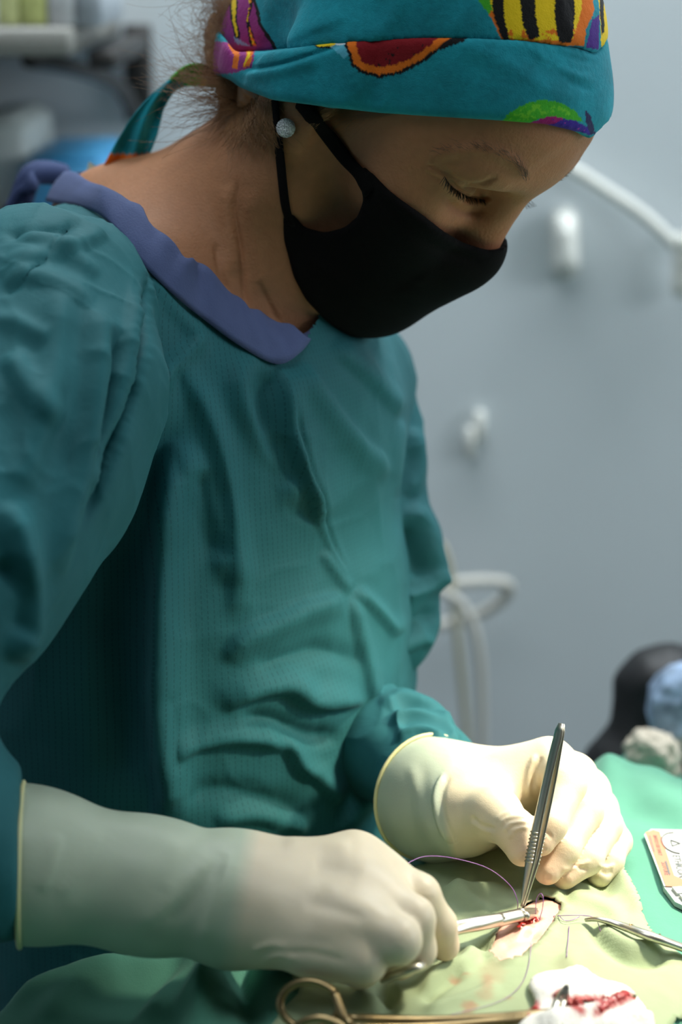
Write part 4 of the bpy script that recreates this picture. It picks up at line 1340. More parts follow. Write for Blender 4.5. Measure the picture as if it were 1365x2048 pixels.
HOLE = np.array([(1124, 1808), (1106, 1798), (1086, 1795), (1062, 1803), (1042, 1818), (1020, 1836), (1004, 1852), (994, 1871), (984, 1892), (972, 1902), (990, 1918), (1012, 1930), (1040, 1921), (1058, 1906), (1074, 1890), (1090, 1868), (1104, 1846), (1116, 1828)], float)
FEN = np.array([(640, 1690), (840, 1690), (1010, 1672), (1150, 1668), (1196, 1690), (1240, 1728), (1268, 1766), (1292, 1820), (1330, 1860), (1400, 1890), (1400, 1950), (1345, 1985), (1352, 2120), (540, 2120), (548, 2040), (600, 1960), (560, 1880)], float)
gvv, guu, dq = grid(-0.02, 0.72, -0.72, 0.56, 0.0034)
dV = vu(gvv, guu, 0.0); dV[:, 2] = z_drape(gvv, guu)
fen0 = np.array([to_vu(at_height(x, y, 0.950)) for x, y in FEN])
hole0 = np.array([to_vu(at_height(x, y, 0.950)) for x, y in HOLE])
hc0 = hole0.mean(0)
inhole = in_poly(gvv, guu, hc0 + (hole0 - hc0) * 1.25)
dfen, _, _ = seg_dist(np.stack([gvv, guu], 1), np.concatenate([fen0, fen0[:1]]))
under = np.where(in_poly(gvv, guu, fen0), np.clip(dfen / 0.02, 0, 1), 0)
inside = ((gvv / 0.135) ** 2 + (guu / 0.17) ** 2) < 1.0           # room for the surgeon's body
dV[:, 2] += drape_noise(dV)
drape_strokes = [
    # heaps of cloth at the lower left
    ([(0, 2000), (120, 1965), (250, 1930), (370, 1905), (440, 1915)], 0.016, 34, 24, 0.3),
    ([(380, 2060), (420, 1990), (460, 1930), (476, 1925)], 0.028, 22, 30, 0.4),
    ([(270, 2060), (330, 1990), (400, 1935), (440, 1920)], 0.012, 14, 18, 0.4),
    ([(250, 2060), (310, 1990), (380, 1940)], -0.010, 12, 12, 0.4),
    ([(60, 2060), (150, 2000), (260, 1960)], 0.008, 20, 20),
    ([(490, 1950), (560, 1935), (640, 1940)], 0.014, 26, 22),
    ([(520, 2060), (500, 2000), (490, 1950)], -0.014, 16, 16),
    # far hill
    ([(1180, 1560), (1240, 1520), (1300, 1500), (1370, 1520)], 0.014, 40, 30),
    ([(1270, 1540), (1320, 1600), (1400, 1640)], 0.005, 30, 40),
    ([(1210, 1640), (1280, 1620), (1380, 1660)], -0.004, 26, 26),
]
dV = folds(dV, dq, drape_strokes, facing=-0.5, dirv=(0, 0, 1))
dV[:, 2] -= 0.006 * under
dV = smooth(dV, dq, 4, 0.5)
dq2 = dq[~(inside | inhole)[dq].any(1)]
drape = make_mesh('surgical_drape', dV, dq2, M_DRAPE)
tag(drape, 'large mint green cloth drape spread over the operating table', 'drape')
sol = drape.modifiers.new('thickness', 'SOLIDIFY'); sol.thickness = 0.0012; sol.offset = -1

# fenestrated drape with its opening
ZF = 0.950
to_plane = lambda poly: np.array([to_vu(at_height(x, y, ZF)) for x, y in poly])
fvv, fuu, fq_ = grid(0.10, 0.46, -0.42, 0.06, 0.0022)
fV = vu(fvv, fuu, 0.0)
fen_vu = to_plane(spline(FEN, 4, True)); hole_vu = to_plane(spline(HOLE, 4, True))
pts2 = np.stack([fvv, fuu], 1)
def snap(poly, lim):
    global pts2
    cl = np.concatenate([poly, poly[:1]])
    best = np.full(len(pts2), 1e9); tgt = pts2.copy()
    near = in_poly(pts2[:, 0], pts2[:, 1], poly + 0)  # noqa
    for i in range(len(cl) - 1):
        a, b = cl[i], cl[i + 1]
        ab = b - a
        t = np.clip(((pts2 - a) @ ab) / max(ab @ ab, 1e-12), 0, 1)
        c = a + t[:, None] * ab
        d = np.linalg.norm(pts2 - c, axis=1)
        m = d < best
        best[m] = d[m]; tgt[m] = c[m]
    m = best < lim
    inside_ = in_poly(pts2[:, 0], pts2[:, 1], poly)
    pts2[m] = tgt[m]
    return inside_, m
in_f, on_f = snap(fen_vu, 0.0012)
in_h, on_h = snap(hole_vu, 0.0012)
ok = (in_f | on_f) & (~in_h | on_h)
fq2 = fq_[ok[fq_].all(1)]
fV = vu(pts2[:, 0], pts2[:, 1], 0.0); fV[:, 2] = z_drape(pts2[:, 0], pts2[:, 1])
fV[:, 2] += drape_noise(fV)
fV = folds(fV, fq_, drape_strokes, facing=-0.5, dirv=(0, 0, 1))
fV[:, 2] += 0.0022
fen_strokes = [
    ([(1130, 1795), (1170, 1802), (1210, 1818), (1250, 1845)], 0.0035, 10, 22),
    ([(1175, 1850), (1210, 1885), (1255, 1915), (1300, 1920), (1345, 1905)], -0.006, 12, 12),
    ([(1185, 1848), (1225, 1880), (1270, 1900), (1340, 1895)], 0.005, 12, 16),
    ([(975, 1900), (950, 1905), (930, 1930), (880, 1950), (840, 1990)], 0.006, 14, 14),
    ([(985, 1890), (955, 1893), (935, 1900)], -0.006, 10, 10),
    ([(930, 1945), (880, 1975), (850, 2010)], -0.004, 10, 10),
    ([(760, 1960), (780, 2000), (775, 2040)], -0.008, 20, 14),
    ([(700, 1990), (740, 2010), (800, 2020)], 0.006, 16, 16),
    ([(1200, 1700), (1240, 1745), (1270, 1800), (1300, 1840)], 0.006, 20, 14),
    ([(1140, 1690), (1190, 1740), (1230, 1800)], -0.004, 20, 20),
    ([(830, 1740), (920, 1755), (1000, 1760), (1040, 1775)], -0.004, 16, 16),
    ([(880, 1790), (960, 1770), (1030, 1765)], 0.004, 16, 16),
    ([(900, 1760), (940, 1800), (990, 1830)], 0.003, 14, 14),
    ([(1000, 1960), (960, 1990), (900, 2010), (840, 2030)], 0.004, 12, 12),
    ([(1130, 1900), (1160, 1960), (1180, 2010)], 0.003, 20, 20),
    ([(1070, 1795), (1100, 1788), (1130, 1800)], 0.004, 8, 10),
]
fV = folds(fV, fq_, fen_strokes, facing=-0.5, dirv=(0, 0, 1))
fpx, fpy, _ = proj(fV)
fcol = np.array([0.34, 0.41, 0.245]) * (1 + 0.07 * vnoise(fV, 0.03, 61) + 0.05 * vnoise(fV, 0.006, 62))[:, None]
# blood marks and rust stains printed into the cloth
for (bx, by, rx, ry, al) in ((910, 1962, 12, 9, .8), (936, 1950, 7, 6, .7), (940, 2010, 18, 9, .85), (934, 2024, 12, 8, .7), (975, 1965, 14, 18, .5), (985, 1945, 30, 26, .32), (970, 1990, 20, 12, .4), (1150, 1930, 60, 26, .18), (1100, 1960, 30, 16, .18), (1015, 1995, 5, 4, .6), (930, 1870, 4, 3, .2)):
    w = 0.55 * al * np.clip(1.3 - ((fpx - bx + 5 * vnoise(fV, .004, 3)) / rx) ** 2 - ((fpy - by + 4 * vnoise(fV, .004, 5)) / ry) ** 2, 0, 1)
    fcol = fcol * (1 - w[:, None]) + np.array([0.42, 0.07, 0.045]) * w[:, None]
hd_ = np.full(len(fV), 1e9)
cl_ = np.concatenate([hole_vu, hole_vu[:1]])
hd_, _, _ = seg_dist(pts2, cl_)
w = (np.exp(-(hd_ / 0.0016) ** 2) * 0.55)[:, None]
fcol = fcol * (1 - w) + np.array([0.16, 0.12, 0.07]) * w
# frayed lip of the opening
fV[:, 2] += 0.0016 * np.exp(-(hd_ / 0.003) ** 2) * (1 + vnoise(fV, 0.004, 66))
used = np.unique(fq2)
remap = np.full(len(fV), -1); remap[used] = np.arange(len(used))
fen = make_mesh('fenestrated_drape', fV[used], remap[fq2], M_FEN, col={'tint': fcol[used]})
tag(fen, 'pale olive green drape with a ragged opening round the wound', 'drape')
sol = fen.modifiers.new('thickness', 'SOLIDIFY'); sol.thickness = 0.0009; sol.offset = -1

# the patient: shaved belly inside the opening, a furry paw at the far end
patient = empty('animal_patient', vu(0.3, -0.1, 0.88)); po = np.array(patient.location)
tag(patient, 'small animal patient under the drapes with pink shaved skin in the opening', 'animal')
svv, suu, sq_ = grid(0.235, 0.365, -0.20, -0.055, 0.0015)
sV = vu(svv, suu, 0.0)
sV[:, 2] = z_drape(svv, suu) + drape_noise(sV)
sV = folds(sV, sq_, drape_strokes, facing=-0.5, dirv=(0, 0, 1))
cen = to_plane([(1050, 1860)])[0]
rr2 = ((svv - cen[0]) / 0.05) ** 2 + ((suu - cen[1]) / 0.06) ** 2
dho, _, _ = seg_dist(np.stack([svv, suu], 1), np.concatenate([hole_vu, hole_vu[:1]]))
sdh = np.where(in_poly(svv, suu, hole_vu), dho, -dho)
sV[:, 2] += 0.0006 + 0.0028 * sstep(sdh, 0.0, 0.016) - 0.012 * sstep(-sdh, 0.0, 0.007)
sV = folds(sV, sq_, [
    ([(1000, 1895), (1030, 1880), (1060, 1872), (1085, 1868)], -0.0022, 9, 9),
    ([(1040, 1846), (1060, 1843), (1082, 1836)], -0.0050, 5, 6),
    ([(1030, 1856), (1060, 1854), (1090, 1840)], 0.0014, 8, 8),
    ([(1060, 1860), (1064, 1880), (1058, 1900)], -0.0010, 5, 5)], facing=-0.5, dirv=(0, 0, 1))
spx, spy, _ = proj(sV)
scol = np.array([0.78, 0.46, 0.37]) * (1 + 0.05 * vnoise(sV, 0.008, 71))[:, None]
w = (0.8 * np.clip(1.4 - ((spx - 1062 + 3 * vnoise(sV, .003, 8)) / 26) ** 2 - ((spy - 1842 + (spx - 1062) * 0.22 + 2 * vnoise(sV, .002, 9)) / 8) ** 2, 0, 1))[:, None]
scol = scol * (1 - w) + np.array([0.42, 0.030, 0.025]) * w
w = (0.35 * np.exp(-((spx - 1060) / 34) ** 2 - ((spy - 1860) / 14) ** 2))[:, None]
scol = scol * (1 - w) + np.array([0.62, 0.30, 0.16]) * w
M_PSKIN = mat('shaved_skin', (0.8, 0.5, 0.4), 0.4, attr='tint', bump=0.2, bscale=500, sss=0.3, sss_r=(1, .4, .25), sss_s=0.005)
make_mesh('belly_skin', sV - po, sq_[(sdh > -0.012)[sq_].all(1)], M_PSKIN, patient, col={'tint': scol})
mb = MB()
rng = np.random.RandomState(5)
for i in range(16):
    x = 1040 + 44 * rng.rand(); y = 1848 - (x - 1040) * 0.25 + rng.randn() * 2.2
    c = drop(x, y, sV, 0.0008)
    r = 0.0005 + 0.0007 * rng.rand()
    ring_ = [c + np.array([r * math.cos(t) * 1.4, r * math.sin(t), 0]) for t in np.linspace(0, 2 * math.pi, 8, endpoint=False)]
    mb.raw([c + np.array([0, 0, r * .8])] + ring_ , [(0, j + 1, (j + 1) % 8 + 1) for j in range(8)])
mb.V = [v - po for v in mb.V]
wd_ = mb.build('wound_edge', mat('wet_red_tissue', (0.42, 0.025, 0.022), 0.18, spec=0.6, sss=0.2), patient)

# ------------------------------------------------------------------ instruments
M_INST = mat('surgical_steel', (0.60, 0.57, 0.48), 0.33, 1.0, bump=0.05, bscale=300)
M_INST2 = mat('darkened_golden_steel', (0.30, 0.22, 0.11), 0.34, 1.0, bump=0.08, bscale=200, var=0.15, vscale=60)  # golden steel, base colour darkened to stand for the clamp lying unlit
def drape_pt(px, py, lift=0.0):
    """point lying on the upper drape at that pixel"""
    z = ZF
    for _ in range(8):
        p = at_height(px, py, z)
        m = ((fV[used][:, :2] - p[:2]) ** 2).sum(1)
        j = m.argmin()
        if m[j] < 0.004 ** 2:
            z = 0.5 * z + 0.5 * (fV[used][j, 2] + lift)
        else:
            m = ((dV[:, :2] - p[:2]) ** 2).sum(1)
            z = 0.5 * z + 0.5 * (dV[m.argmin(), 2] + lift)
    return at_height(px, py, z)
fVu = fV[used]

def tool(name, label, cat, base, group=None):
    o = empty(name, base)
    return tag(o, label, cat, group), np.array(base, float)

# thumb forceps: two blades joined at the top, tips in the wound
TOP = P(1124, 1447, 1.135); TIP = P(1046, 1813, 1.128)
fo, b0 = tool('thumb_forceps', 'steel thumb forceps held upright in the far gloved hand', 'forceps', TIP)
ax_ = unit(TIP - TOP); side = unit(np.cross(ax_, unit(CAM - TOP)))      # to the left/right in the blade plane
wid = np.cross(side, ax_)
Lf = np.linalg.norm(TIP - TOP)
wid_b = unit(0.62 * wid - 0.78 * side); side_b = unit(0.62 * side + 0.78 * wid)
for sgn in (-1, 1):
    t = np.linspace(0, 1, 26)
    gap = 0.0008 + 0.0016 * np.sin(np.clip((t - .08) / .92, 0, 1) ** 0.8 * math.pi) ** 1.2
    gap[-1] = 0.0009; gap[-2] = 0.0011
    pts = np.array([TOP + ax_ * Lf * q + side_b * sgn * g for q, g in zip(t, gap)])
    wprof = np.interp(t, [0, .02, .06, .3, .55, .75, .9, 1], [0.0014, .0026, .0030, .0029, .0030, .0034, .0020, .0008])
    mb = MB()
    mb.tube(pts - b0, wprof, 10, up=side_b, flat=np.interp(t, [0, .1, .7, 1], [.30, .24, .24, .7]))
    bl = mb.build('blade', M_INST, fo)
    mb = MB()
    for q in np.linspace(0.60, 0.76, 9):
        c = TOP + ax_ * Lf * q + side_b * sgn * (np.interp(q, t, gap) + 0.0012)
        w_ = np.interp(q, t, wprof) * 0.8
        mb.tube(np.array([c - wid_b * w_, c, c + wid_b * w_]) - b0, 0.0005, 6)
    mb.build('grip_ridge', M_INST, bl)

# needle holder in the near hand
NT = drape_pt(1084, 1822, 0.004)
npts = [NT, NT * 0.75 + P(1045, 1829, 1.116) * 0.25, P(1045, 1829, 1.116), P(1002, 1839, 1.108), P(960, 1847, 1.098), P(905, 1858, 1.087), P(850, 1880, 1.070), P(800, 1905, 1.052)]
nh, b0 = tool('needle_holder', 'steel needle holder gripped in the near gloved hand over the wound', 'needle holder', NT)
up_ = np.array([0.1, -0.45, 0.9])
dirn = unit(npts[3] - npts[0])
sd_ = unit(np.cross(dirn, up_))
for sgn in (-1, 1):
    mb = MB()
    jaw = spline([NT + sd_ * sgn * 0.0005, NT * .5 + npts[2] * .5 + sd_ * sgn * 0.0011, npts[2] + sd_ * sgn * 0.0014], 6)
    mb.tube(jaw - b0, np.interp(np.linspace(0, 1, len(jaw)), [0, .1, 1], [.0010, .0017, .0028]), 10, up=up_, flat=0.9)
    mb.build('jaw', M_INST, nh)
    mb = MB()
    s3 = spline([npts[3], npts[4] + sd_ * sgn * 0.001, npts[5] + sd_ * sgn * 0.0022, npts[6] + sd_ * sgn * 0.004, npts[7] + sd_ * sgn * 0.007], 6)
    mb.tube(s3 - b0, np.interp(np.linspace(0, 1, len(s3)), [0, .25, .5, 1], [.0034, .0031, .0022, .0022]), 10, up=up_, flat=1.1)
    mb.build('shank', M_INST, nh)
mb = MB()
bj = spline([npts[2] * 1.0, npts[2] * .65 + npts[3] * .35, npts[3], npts[3] * .7 + npts[4] * .3], 4)
mb.tube(bj - b0, np.interp(np.linspace(0, 1, len(bj)), [0, .15, .7, 1], [.0030, .0037, .0040, .0034]), 8, up=up_, flat=0.85)
mb.build('box_joint', M_INST, nh)
# ring at the hand: peeks out between ring and little finger
rc = P(800, 1912, 1.020)
def loop(c, e1_, e2_, r1, r2, rad, b, name, m, parent, n=40, flat=1.0):
    a_ = np.linspace(0, 2 * math.pi, n + 1)
    pts = np.array([c + e1_ * r1 * math.cos(t) + e2_ * r2 * math.sin(t) for t in a_])
    mb = MB(); mb.tube(pts - b, rad, 10, caps=False, up=np.cross(e1_, e2_), flat=flat)
    return mb.build(name, m, parent)
e1r = unit(P(845, 1908, 1.02) - P(765, 1938, 1.035)); e2r = unit(np.array([0.1, 0.9, -0.45]))
loop(P(806, 1946, 1.030), e1r, e2r, 0.0125, 0.012, 0.0023, b0, 'finger_ring', M_INST, nh)
loop(P(770, 1930, 1.085), e1r, e2r, 0.0125, 0.011, 0.0023, b0, 'finger_ring', M_INST, nh)

# curved needle in the jaws
ndl, bn = tool('suture_needle', 'thin curved suture needle clamped at the needle holder tip', 'needle', drape_pt(1078, 1838, 0.001))
mb = MB()
nd = spline([NT + np.array([0, 0, .001]), drape_pt(1092, 1833, .006), drape_pt(1090, 1842, .003), drape_pt(1076, 1846, .0012)], 8)
mb.tube(nd - bn, np.linspace(0.0005, 0.0002, len(nd)), 6)
mb.build('needle_shaft', M_INST, ndl)

# artery clamp lying at the right
def clamp(name, label, cat, pts_px, widths, lift, m, ring_c=None):
    pts = np.array([drape_pt(x, y, l) for (x, y), l in zip(pts_px, lift)])
    pts = spline(pts, 6)
    o, b = tool(name, label, cat, pts[0])
    n_ = np.array([0, 0, 1.0])
    w_ = np.interp(np.linspace(0, 1, len(pts)), np.linspace(0, 1, len(widths)), widths)
    T = np.gradient(pts, axis=0); T /= np.linalg.norm(T, axis=1)[:, None]
    sd2 = np.cross(T, n_)
    for sgn in (-1, 1):
        off = np.interp(np.linspace(0, 1, len(pts)), [0, .5, .7, 1], [.0002, .0008, .0010, .0040])
        mb = MB(); mb.tube(pts + sd2 * (sgn * off)[:, None] + n_ * sgn * 0.0004 - b, w_, 10, up=n_, flat=0.75)
        mb.build('arm', m, o)
    return o, b, pts, sd2
hc, bh, hp, hs = clamp('artery_clamp', 'curved steel artery clamp lying at the right beside the wound', 'clamp', [(1172, 1840), (1200, 1839), (1245, 1852), (1300, 1872), (1365, 1895), (1450, 1925), (1540, 1955)], [.0009, .0016, .0026, .0032, .0028, .0022, .0022], [.002, .004, .004, .0045, .005, .005, .005], M_INST)
i0 = len(hp) // 3
for k in (i0 + 2, i0 + 8):
    mb = MB(); mb.tube(np.array([hp[k] - hs[k] * .0033, hp[k] + np.array([0, 0, .0030]), hp[k] + hs[k] * .0033]) - bh, 0.0005, 6)
    mb.build('joint_edge', M_INST2, hc)
end = hp[-1]; tg = unit(hp[-1] - hp[-3]); sdn = unit(np.cross(tg, [0, 0, 1]))
for sgn in (-1, 1):
    loop(end + tg * 0.012 + sdn * sgn * 0.013, tg, sdn, 0.014, 0.011, 0.0022, bh, 'finger_ring', M_INST, hc)

# long clamp along the lower edge with its ring at the left
lc, bl_, lp, ls = clamp('long_clamp', 'long golden steel clamp along the bottom edge with a finger ring', 'clamp', [(1272, 1992), (1230, 2003), (1180, 2015), (1120, 2026), (1050, 2034), (980, 2040), (850, 2046), (700, 2044)], [.0007, .0016, .0024, .0027, .0030, .0030, .0024, .0023], [.010, .009, .008, .007, .006, .005, .006, .010], M_INST2)
rc = drape_pt(619, 2010, 0.016)
ex = unit(drape_pt(680, 2003, .016) - drape_pt(560, 2003, .016)); ey = unit(np.cross(CF, ex)); ey = unit(ey - 0.25 * CF)
loop(rc, ex, ey, 0.0142, 0.0108, 0.0020, bl_, 'finger_ring', M_INST2, lc)
r2 = drape_pt(640, 2085, 0.008)
loop(r2, ex, ey, 0.0142, 0.0108, 0.0020, bl_, 'finger_ring', M_INST2, lc)
mb = MB(); mb.tube(spline([lp[-1], drape_pt(690, 2040, .012), rc + ex * 0.0125 - ey * 0.006], 5) - bl_, 0.0022, 8); mb.build('ring_neck', M_INST2, lc)

# scissors standing half in the swab
st, bs = tool('fine_scissors', 'small scissors with tips resting on the bloody white swab', 'scissors', drape_pt(1120, 2010, .004))
for sgn in (-1, 1):
    mb = MB()
    sp = spline([drape_pt(1136, 1968, .018), drape_pt(1129, 1985, .014), drape_pt(1120, 2010, .009), drape_pt(1110, 2050, .009), drape_pt(1095, 2110, .008)], 5)
    sp = sp + np.array([1, 0, 0]) * sgn * np.linspace(0.0002, 0.003, len(sp))[:, None]
    mb.tube(sp - bs, np.interp(np.linspace(0, 1, len(sp)), [0, .25, .5, 1], [.0006, .0018, .0022, .0022]), 8)
    mb.build('blade', M_INST, st)

# ------------------------------------------------------------------ swab, sutures, packet
M_GAUZE = mat('white_gauze', (0.80, 0.79, 0.75), 0.9, attr='tint', bump=0.5, bscale=600, sheen=0.1, spec=0.1)
SW = spline(np.array([(1062, 1972), (1090, 1958), (1140, 1951), (1200, 1957), (1250, 1962), (1292, 1980), (1318, 2010), (1335, 2050), (1340, 2110), (1050, 2110), (1040, 2045), (1066, 2022), (1056, 1995)], float), 4, True)
bb0 = SW.min(0); bb1 = SW.max(0)
gxs = np.arange(bb0[0], bb1[0] + 4, 4.0); gys = np.arange(bb0[1], bb1[1] + 4, 4.0)
GX, GY = np.meshgrid(gxs, gys, indexing='ij')
idx = np.arange(GX.size).reshape(GX.shape)
swq = np.stack([idx[:-1, :-1], idx[:-1, 1:], idx[1:, 1:], idx[1:, :-1]], -1).reshape(-1, 4)
ins = in_poly(GX.ravel(), GY.ravel(), SW)
flat = np.array([at_height(x, y, ZF) for x, y in zip(GX.ravel(), GY.ravel())])
mz = np.array([fVu[((fVu[:, :2] - p[:2]) ** 2).sum(1).argmin(), 2] if k else ZF for p, k in zip(flat, ins)])
dSW, _, _ = seg_dist(np.stack([GX.ravel(), GY.ravel()], 1), np.concatenate([SW, SW[:1]]))
zz = mz + 0.0015 + 0.0065 * (1 - np.exp(-dSW / 10.0)) + 0.0012 * vnoise(flat, 0.010, 81)
swV = flat.copy(); swV[:, 2] = np.where(ins, zz, ZF)
swV = np.where(ins[:, None], swV, swV)
keepq = ins[swq].all(1)
swq = swq[keepq]
swV = folds(swV, swq, [([(1075, 1985), (1140, 1990), (1220, 1985), (1290, 1995)], 0.002, 10, 14), ([(1060, 2040), (1150, 2035), (1240, 2015), (1300, 2025)], 0.006, 22, 10), ([(1180, 2070), (1260, 2045), (1330, 2050)], 0.006, 20, 14)], facing=-0.5, dirv=(0, 0, 1))
wx, wy, _ = proj(swV)
gcol = np.tile(np.array([0.80, 0.79, 0.75]), (len(swV), 1))
# blood soaked into the gauze
strip = [([(1050, 2018), (1060, 2014), (1072, 2010)], 9), ([(1112, 1992), (1122, 1985), (1132, 1996), (1150, 2012), (1166, 2024)], 8), ([(1150, 1996), (1185, 1995), (1210, 2003), (1225, 2012)], 6), ([(1195, 2025), (1215, 2012), (1240, 2002), (1262, 1992)], 9)]
for line, wd0 in strip:
    dd_, _, _ = seg_dist(np.stack([wx, wy], 1), spline(np.array(line, float), 4))
    w = (0.9 * np.clip(1.5 - (dd_ + 2.5 * vnoise(swV, .0025, 7)) / wd0, 0, 1))[:, None]
    gcol = gcol * (1 - w) + np.array([0.40, 0.030, 0.030]) * w
us = np.unique(swq); rm = np.full(len(swV), -1); rm[us] = np.arange(len(us))
swab = make_mesh('gauze_swab', swV[us], rm[swq], M_GAUZE, col={'tint': gcol[us]})
sol = swab.modifiers.new('thickness', 'SOLIDIFY'); sol.thickness = 0.0016; sol.offset = -1
tag(swab, 'folded white gauze swab streaked with blood at the bottom right', 'swab')
# wet clots on the gauze
for k, (line, r0, lb) in enumerate((([(1048, 2020), (1058, 2014), (1068, 2010), (1076, 2006)], .0026, 'red clotted shred at the left corner of the swab'), ([(1114, 1990), (1124, 1986), (1134, 1994), (1150, 2008), (1166, 2022)], .0020, 'red tissue strand wrapped round the scissors tips'), ([(1152, 1996), (1185, 1995), (1210, 2002), (1226, 2012)], .0015, 'thin red strand arching over the swab'), ([(1196, 2026), (1216, 2013), (1240, 2003), (1264, 1993)], .0026, 'red shred along the tip of the long clamp'))):
    pts = spline([drape_pt(x, y, .0105) for x, y in line], 7)
    # sit on the gauze surface
    for i in range(len(pts)):
        x, y, _ = proj(pts[i]); j = ((wx[us] - x) ** 2 + (wy[us] - y) ** 2).argmin()
        if (wx[us][j] - x) ** 2 + (wy[us][j] - y) ** 2 < 80: pts[i][2] = swV[us][j, 2] + 0.0006
    rg = np.random.RandomState(k)
    mb = MB(); mb.tube(pts, r0 * (0.75 + 0.6 * rg.rand(len(pts))), 9, up=(0, 0, 1), flat=0.55)
    o = mb.build('tissue_shred', mat('blood_clot_%d' % k, (0.38, 0.03, 0.028), 0.25, var=0.3, vscale=300, bump=0.6, bscale=500, sss=0.15))
    tag(o, lb, 'tissue')

M_THREAD = mat('violet_suture', (0.28, 0.10, 0.36), 0.3, spec=0.6)
def thread(label, pts, r=0.00022):
    pts = np.asarray(pts)
    mb = MB(); mb.tube(spline(pts, 10), r, 6)
    return tag(mb.build('suture_thread', M_THREAD), label, 'thread', 'suture threads')
thread('violet thread arching from the near hand down to the forceps tips', [P(812, 1728, 1.10), P(850, 1713, 1.11), P(905, 1716, 1.12), P(975, 1736, 1.125), P(1020, 1770, 1.122), P(1035, 1800, 1.12), drape_pt(1036, 1822, .004)])
thread('violet thread standing in a small loop over the wound', [drape_pt(1074, 1846, .001), P(1072, 1815, 1.122), P(1075, 1795, 1.12), P(1082, 1787, 1.118), P(1087, 1795, 1.116), P(1086, 1815, 1.116), P(1079, 1842, 1.117)])
thread('violet thread stretched from the wound to the artery clamp', [drape_pt(1090, 1834, .003), drape_pt(1130, 1831, .004), drape_pt(1170, 1831, .004), drape_pt(1192, 1838, .004), drape_pt(1202, 1862, .001)])
thread('slack violet thread curving on the drape beside the clamp', [drape_pt(1118, 1830, .0015), drape_pt(1130, 1841, .0008), drape_pt(1145, 1840, .0008), drape_pt(1160, 1833, .0015)])
thread('short straight offcut of thread lying on the olive drape', [drape_pt(1139, 1853, .0006), drape_pt(1137, 1880, .0006), drape_pt(1134, 1914, .0006)])
thread('long thread trailing from the opening towards the bottom edge', [drape_pt(1063, 1885, .002), drape_pt(1060, 1920, .001), drape_pt(1048, 1960, .001), drape_pt(1022, 1990, .001), drape_pt(980, 2010, .001), drape_pt(900, 2030, .001)], 0.00016)

# suture packet
Pa = drape_pt(1290, 1660, .003); Pb = drape_pt(1322, 1775, .004)
ey_ = unit(Pb - Pa); nrm_ = unit(np.array([0.05, -0.45, 0.85])); nrm_ = unit(nrm_ - ey_ * (nrm_ @ ey_))
ex_ = np.cross(ey_, nrm_); ex_ = ex_ if ex_[0] > 0 else -ex_
PKM = np.eye(4); PKM[:3, 0] = ex_; PKM[:3, 1] = ey_; PKM[:3, 2] = nrm_; PKM[:3, 3] = Pa
Lp = np.linalg.norm(Pb - Pa)
pk = empty('suture_packet', Pa); tag(pk, 'opened white suture packet with an orange band lying on the green drape', 'packet')
def plate(name, poly, z0, z1, m):
    n = len(poly)
    V = [(x, y, z0) for x, y in poly] + [(x, y, z1) for x, y in poly]
    F_ = [tuple(range(n, 2 * n)), tuple(range(n))[::-1]] + [(i, (i + 1) % n, n + (i + 1) % n, n + i) for i in range(n)]
    if True:
        a0 = sum(poly[i][0] * poly[(i + 1) % n][1] - poly[(i + 1) % n][0] * poly[i][1] for i in range(n))
        if (a0 > 0) != (np.dot(np.cross(ex_, ey_), nrm_) > 0):
            pass
    V = np.array(V) @ PKM[:3, :3].T
    return make_mesh(name, V, F_, m, pk, False)
L_ = Lp
M_CARD = mat('packet_card', (0.52, 0.55, 0.53), 0.35, spec=0.4)
M_ORANGE = mat('packet_orange', (0.62, 0.20, 0.11), 0.45)
M_TRAY = mat('packet_tray', (0.42, 0.46, 0.43), 0.25, spec=0.6)
M_INK = mat('printing_ink', (0.10, 0.11, 0.11), 0.6)
plate('tray', [(0.004, -0.002), (0.036, -0.004), (0.046, 0.012), (0.05, L_ * 1.35), (0.040, L_ * 1.52), (0.022, L_ * 1.45), (0.006, L_ * 1.22), (0.002, L_ * .98)], -0.0030, -0.0002, M_TRAY)
plate('card', [(0.004, -0.001), (0.035, -0.003), (0.045, 0.012), (0.047, L_ * .90), (0.020, L_ * .86), (0.012, L_ * .98), (0.002, L_ * .98), (-0.001, 0.006)], -0.0002, 0.0003, M_CARD)
plate('orange_band', [(0.0, 0.004), (0.005, 0.0), (0.0085, 0.002), (0.0095, L_ * .80), (0.014, L_ * .86), (0.0135, L_ * .955), (0.010, L_ * .985), (0.003, L_ * .985)], 0.00032, 0.00055, M_ORANGE)
for k in range(4):
    y0 = L_ * (1.02 + k * 0.12)
    plate('tray_tab', [(0.006 + k * .003, y0), (0.015 + k * .003, y0 - .002), (0.018 + k * .003, y0 + .005), (0.008 + k * .003, y0 + .007)], -0.0001, 0.0016, M_CARD)
def word(txt, x, y, size, ang, m=M_INK, z=0.0007):
    cu = bpy.data.curves.new('lettering', 'FONT'); cu.body = txt; cu.size = size; cu.extrude = 0.00003
    tmp = bpy.data.objects.new('tmp', cu); COL.objects.link(tmp)
    me = bpy.data.meshes.new_from_object(tmp); me.name = 'lettering'
    bpy.data.objects.remove(tmp)
    o = bpy.data.objects.new('lettering', me); COL.objects.link(o)
    me.materials.clear(); me.materials.append(m)
    R = np.eye(4)
    c_, s_ = math.cos(ang), math.sin(ang)
    # text x-axis runs along ey (downwards in the picture), its up side faces ex
    tx = ey_ * c_ + ex_ * s_; ty = np.cross(nrm_, tx)
    R[:3, 0] = tx; R[:3, 1] = ty; R[:3, 2] = nrm_
    R[:3, 3] = ex_ * x + ey_ * y + nrm_ * z
    o.matrix_local = Matrix(R.tolist())
    o.parent = pk
    return o
word('ETHICON', 0.0120, L_ * .44, 0.0060, 0.0)
word('MONOCRYL', 0.0330, L_ * .34, 0.0062, 0.0)
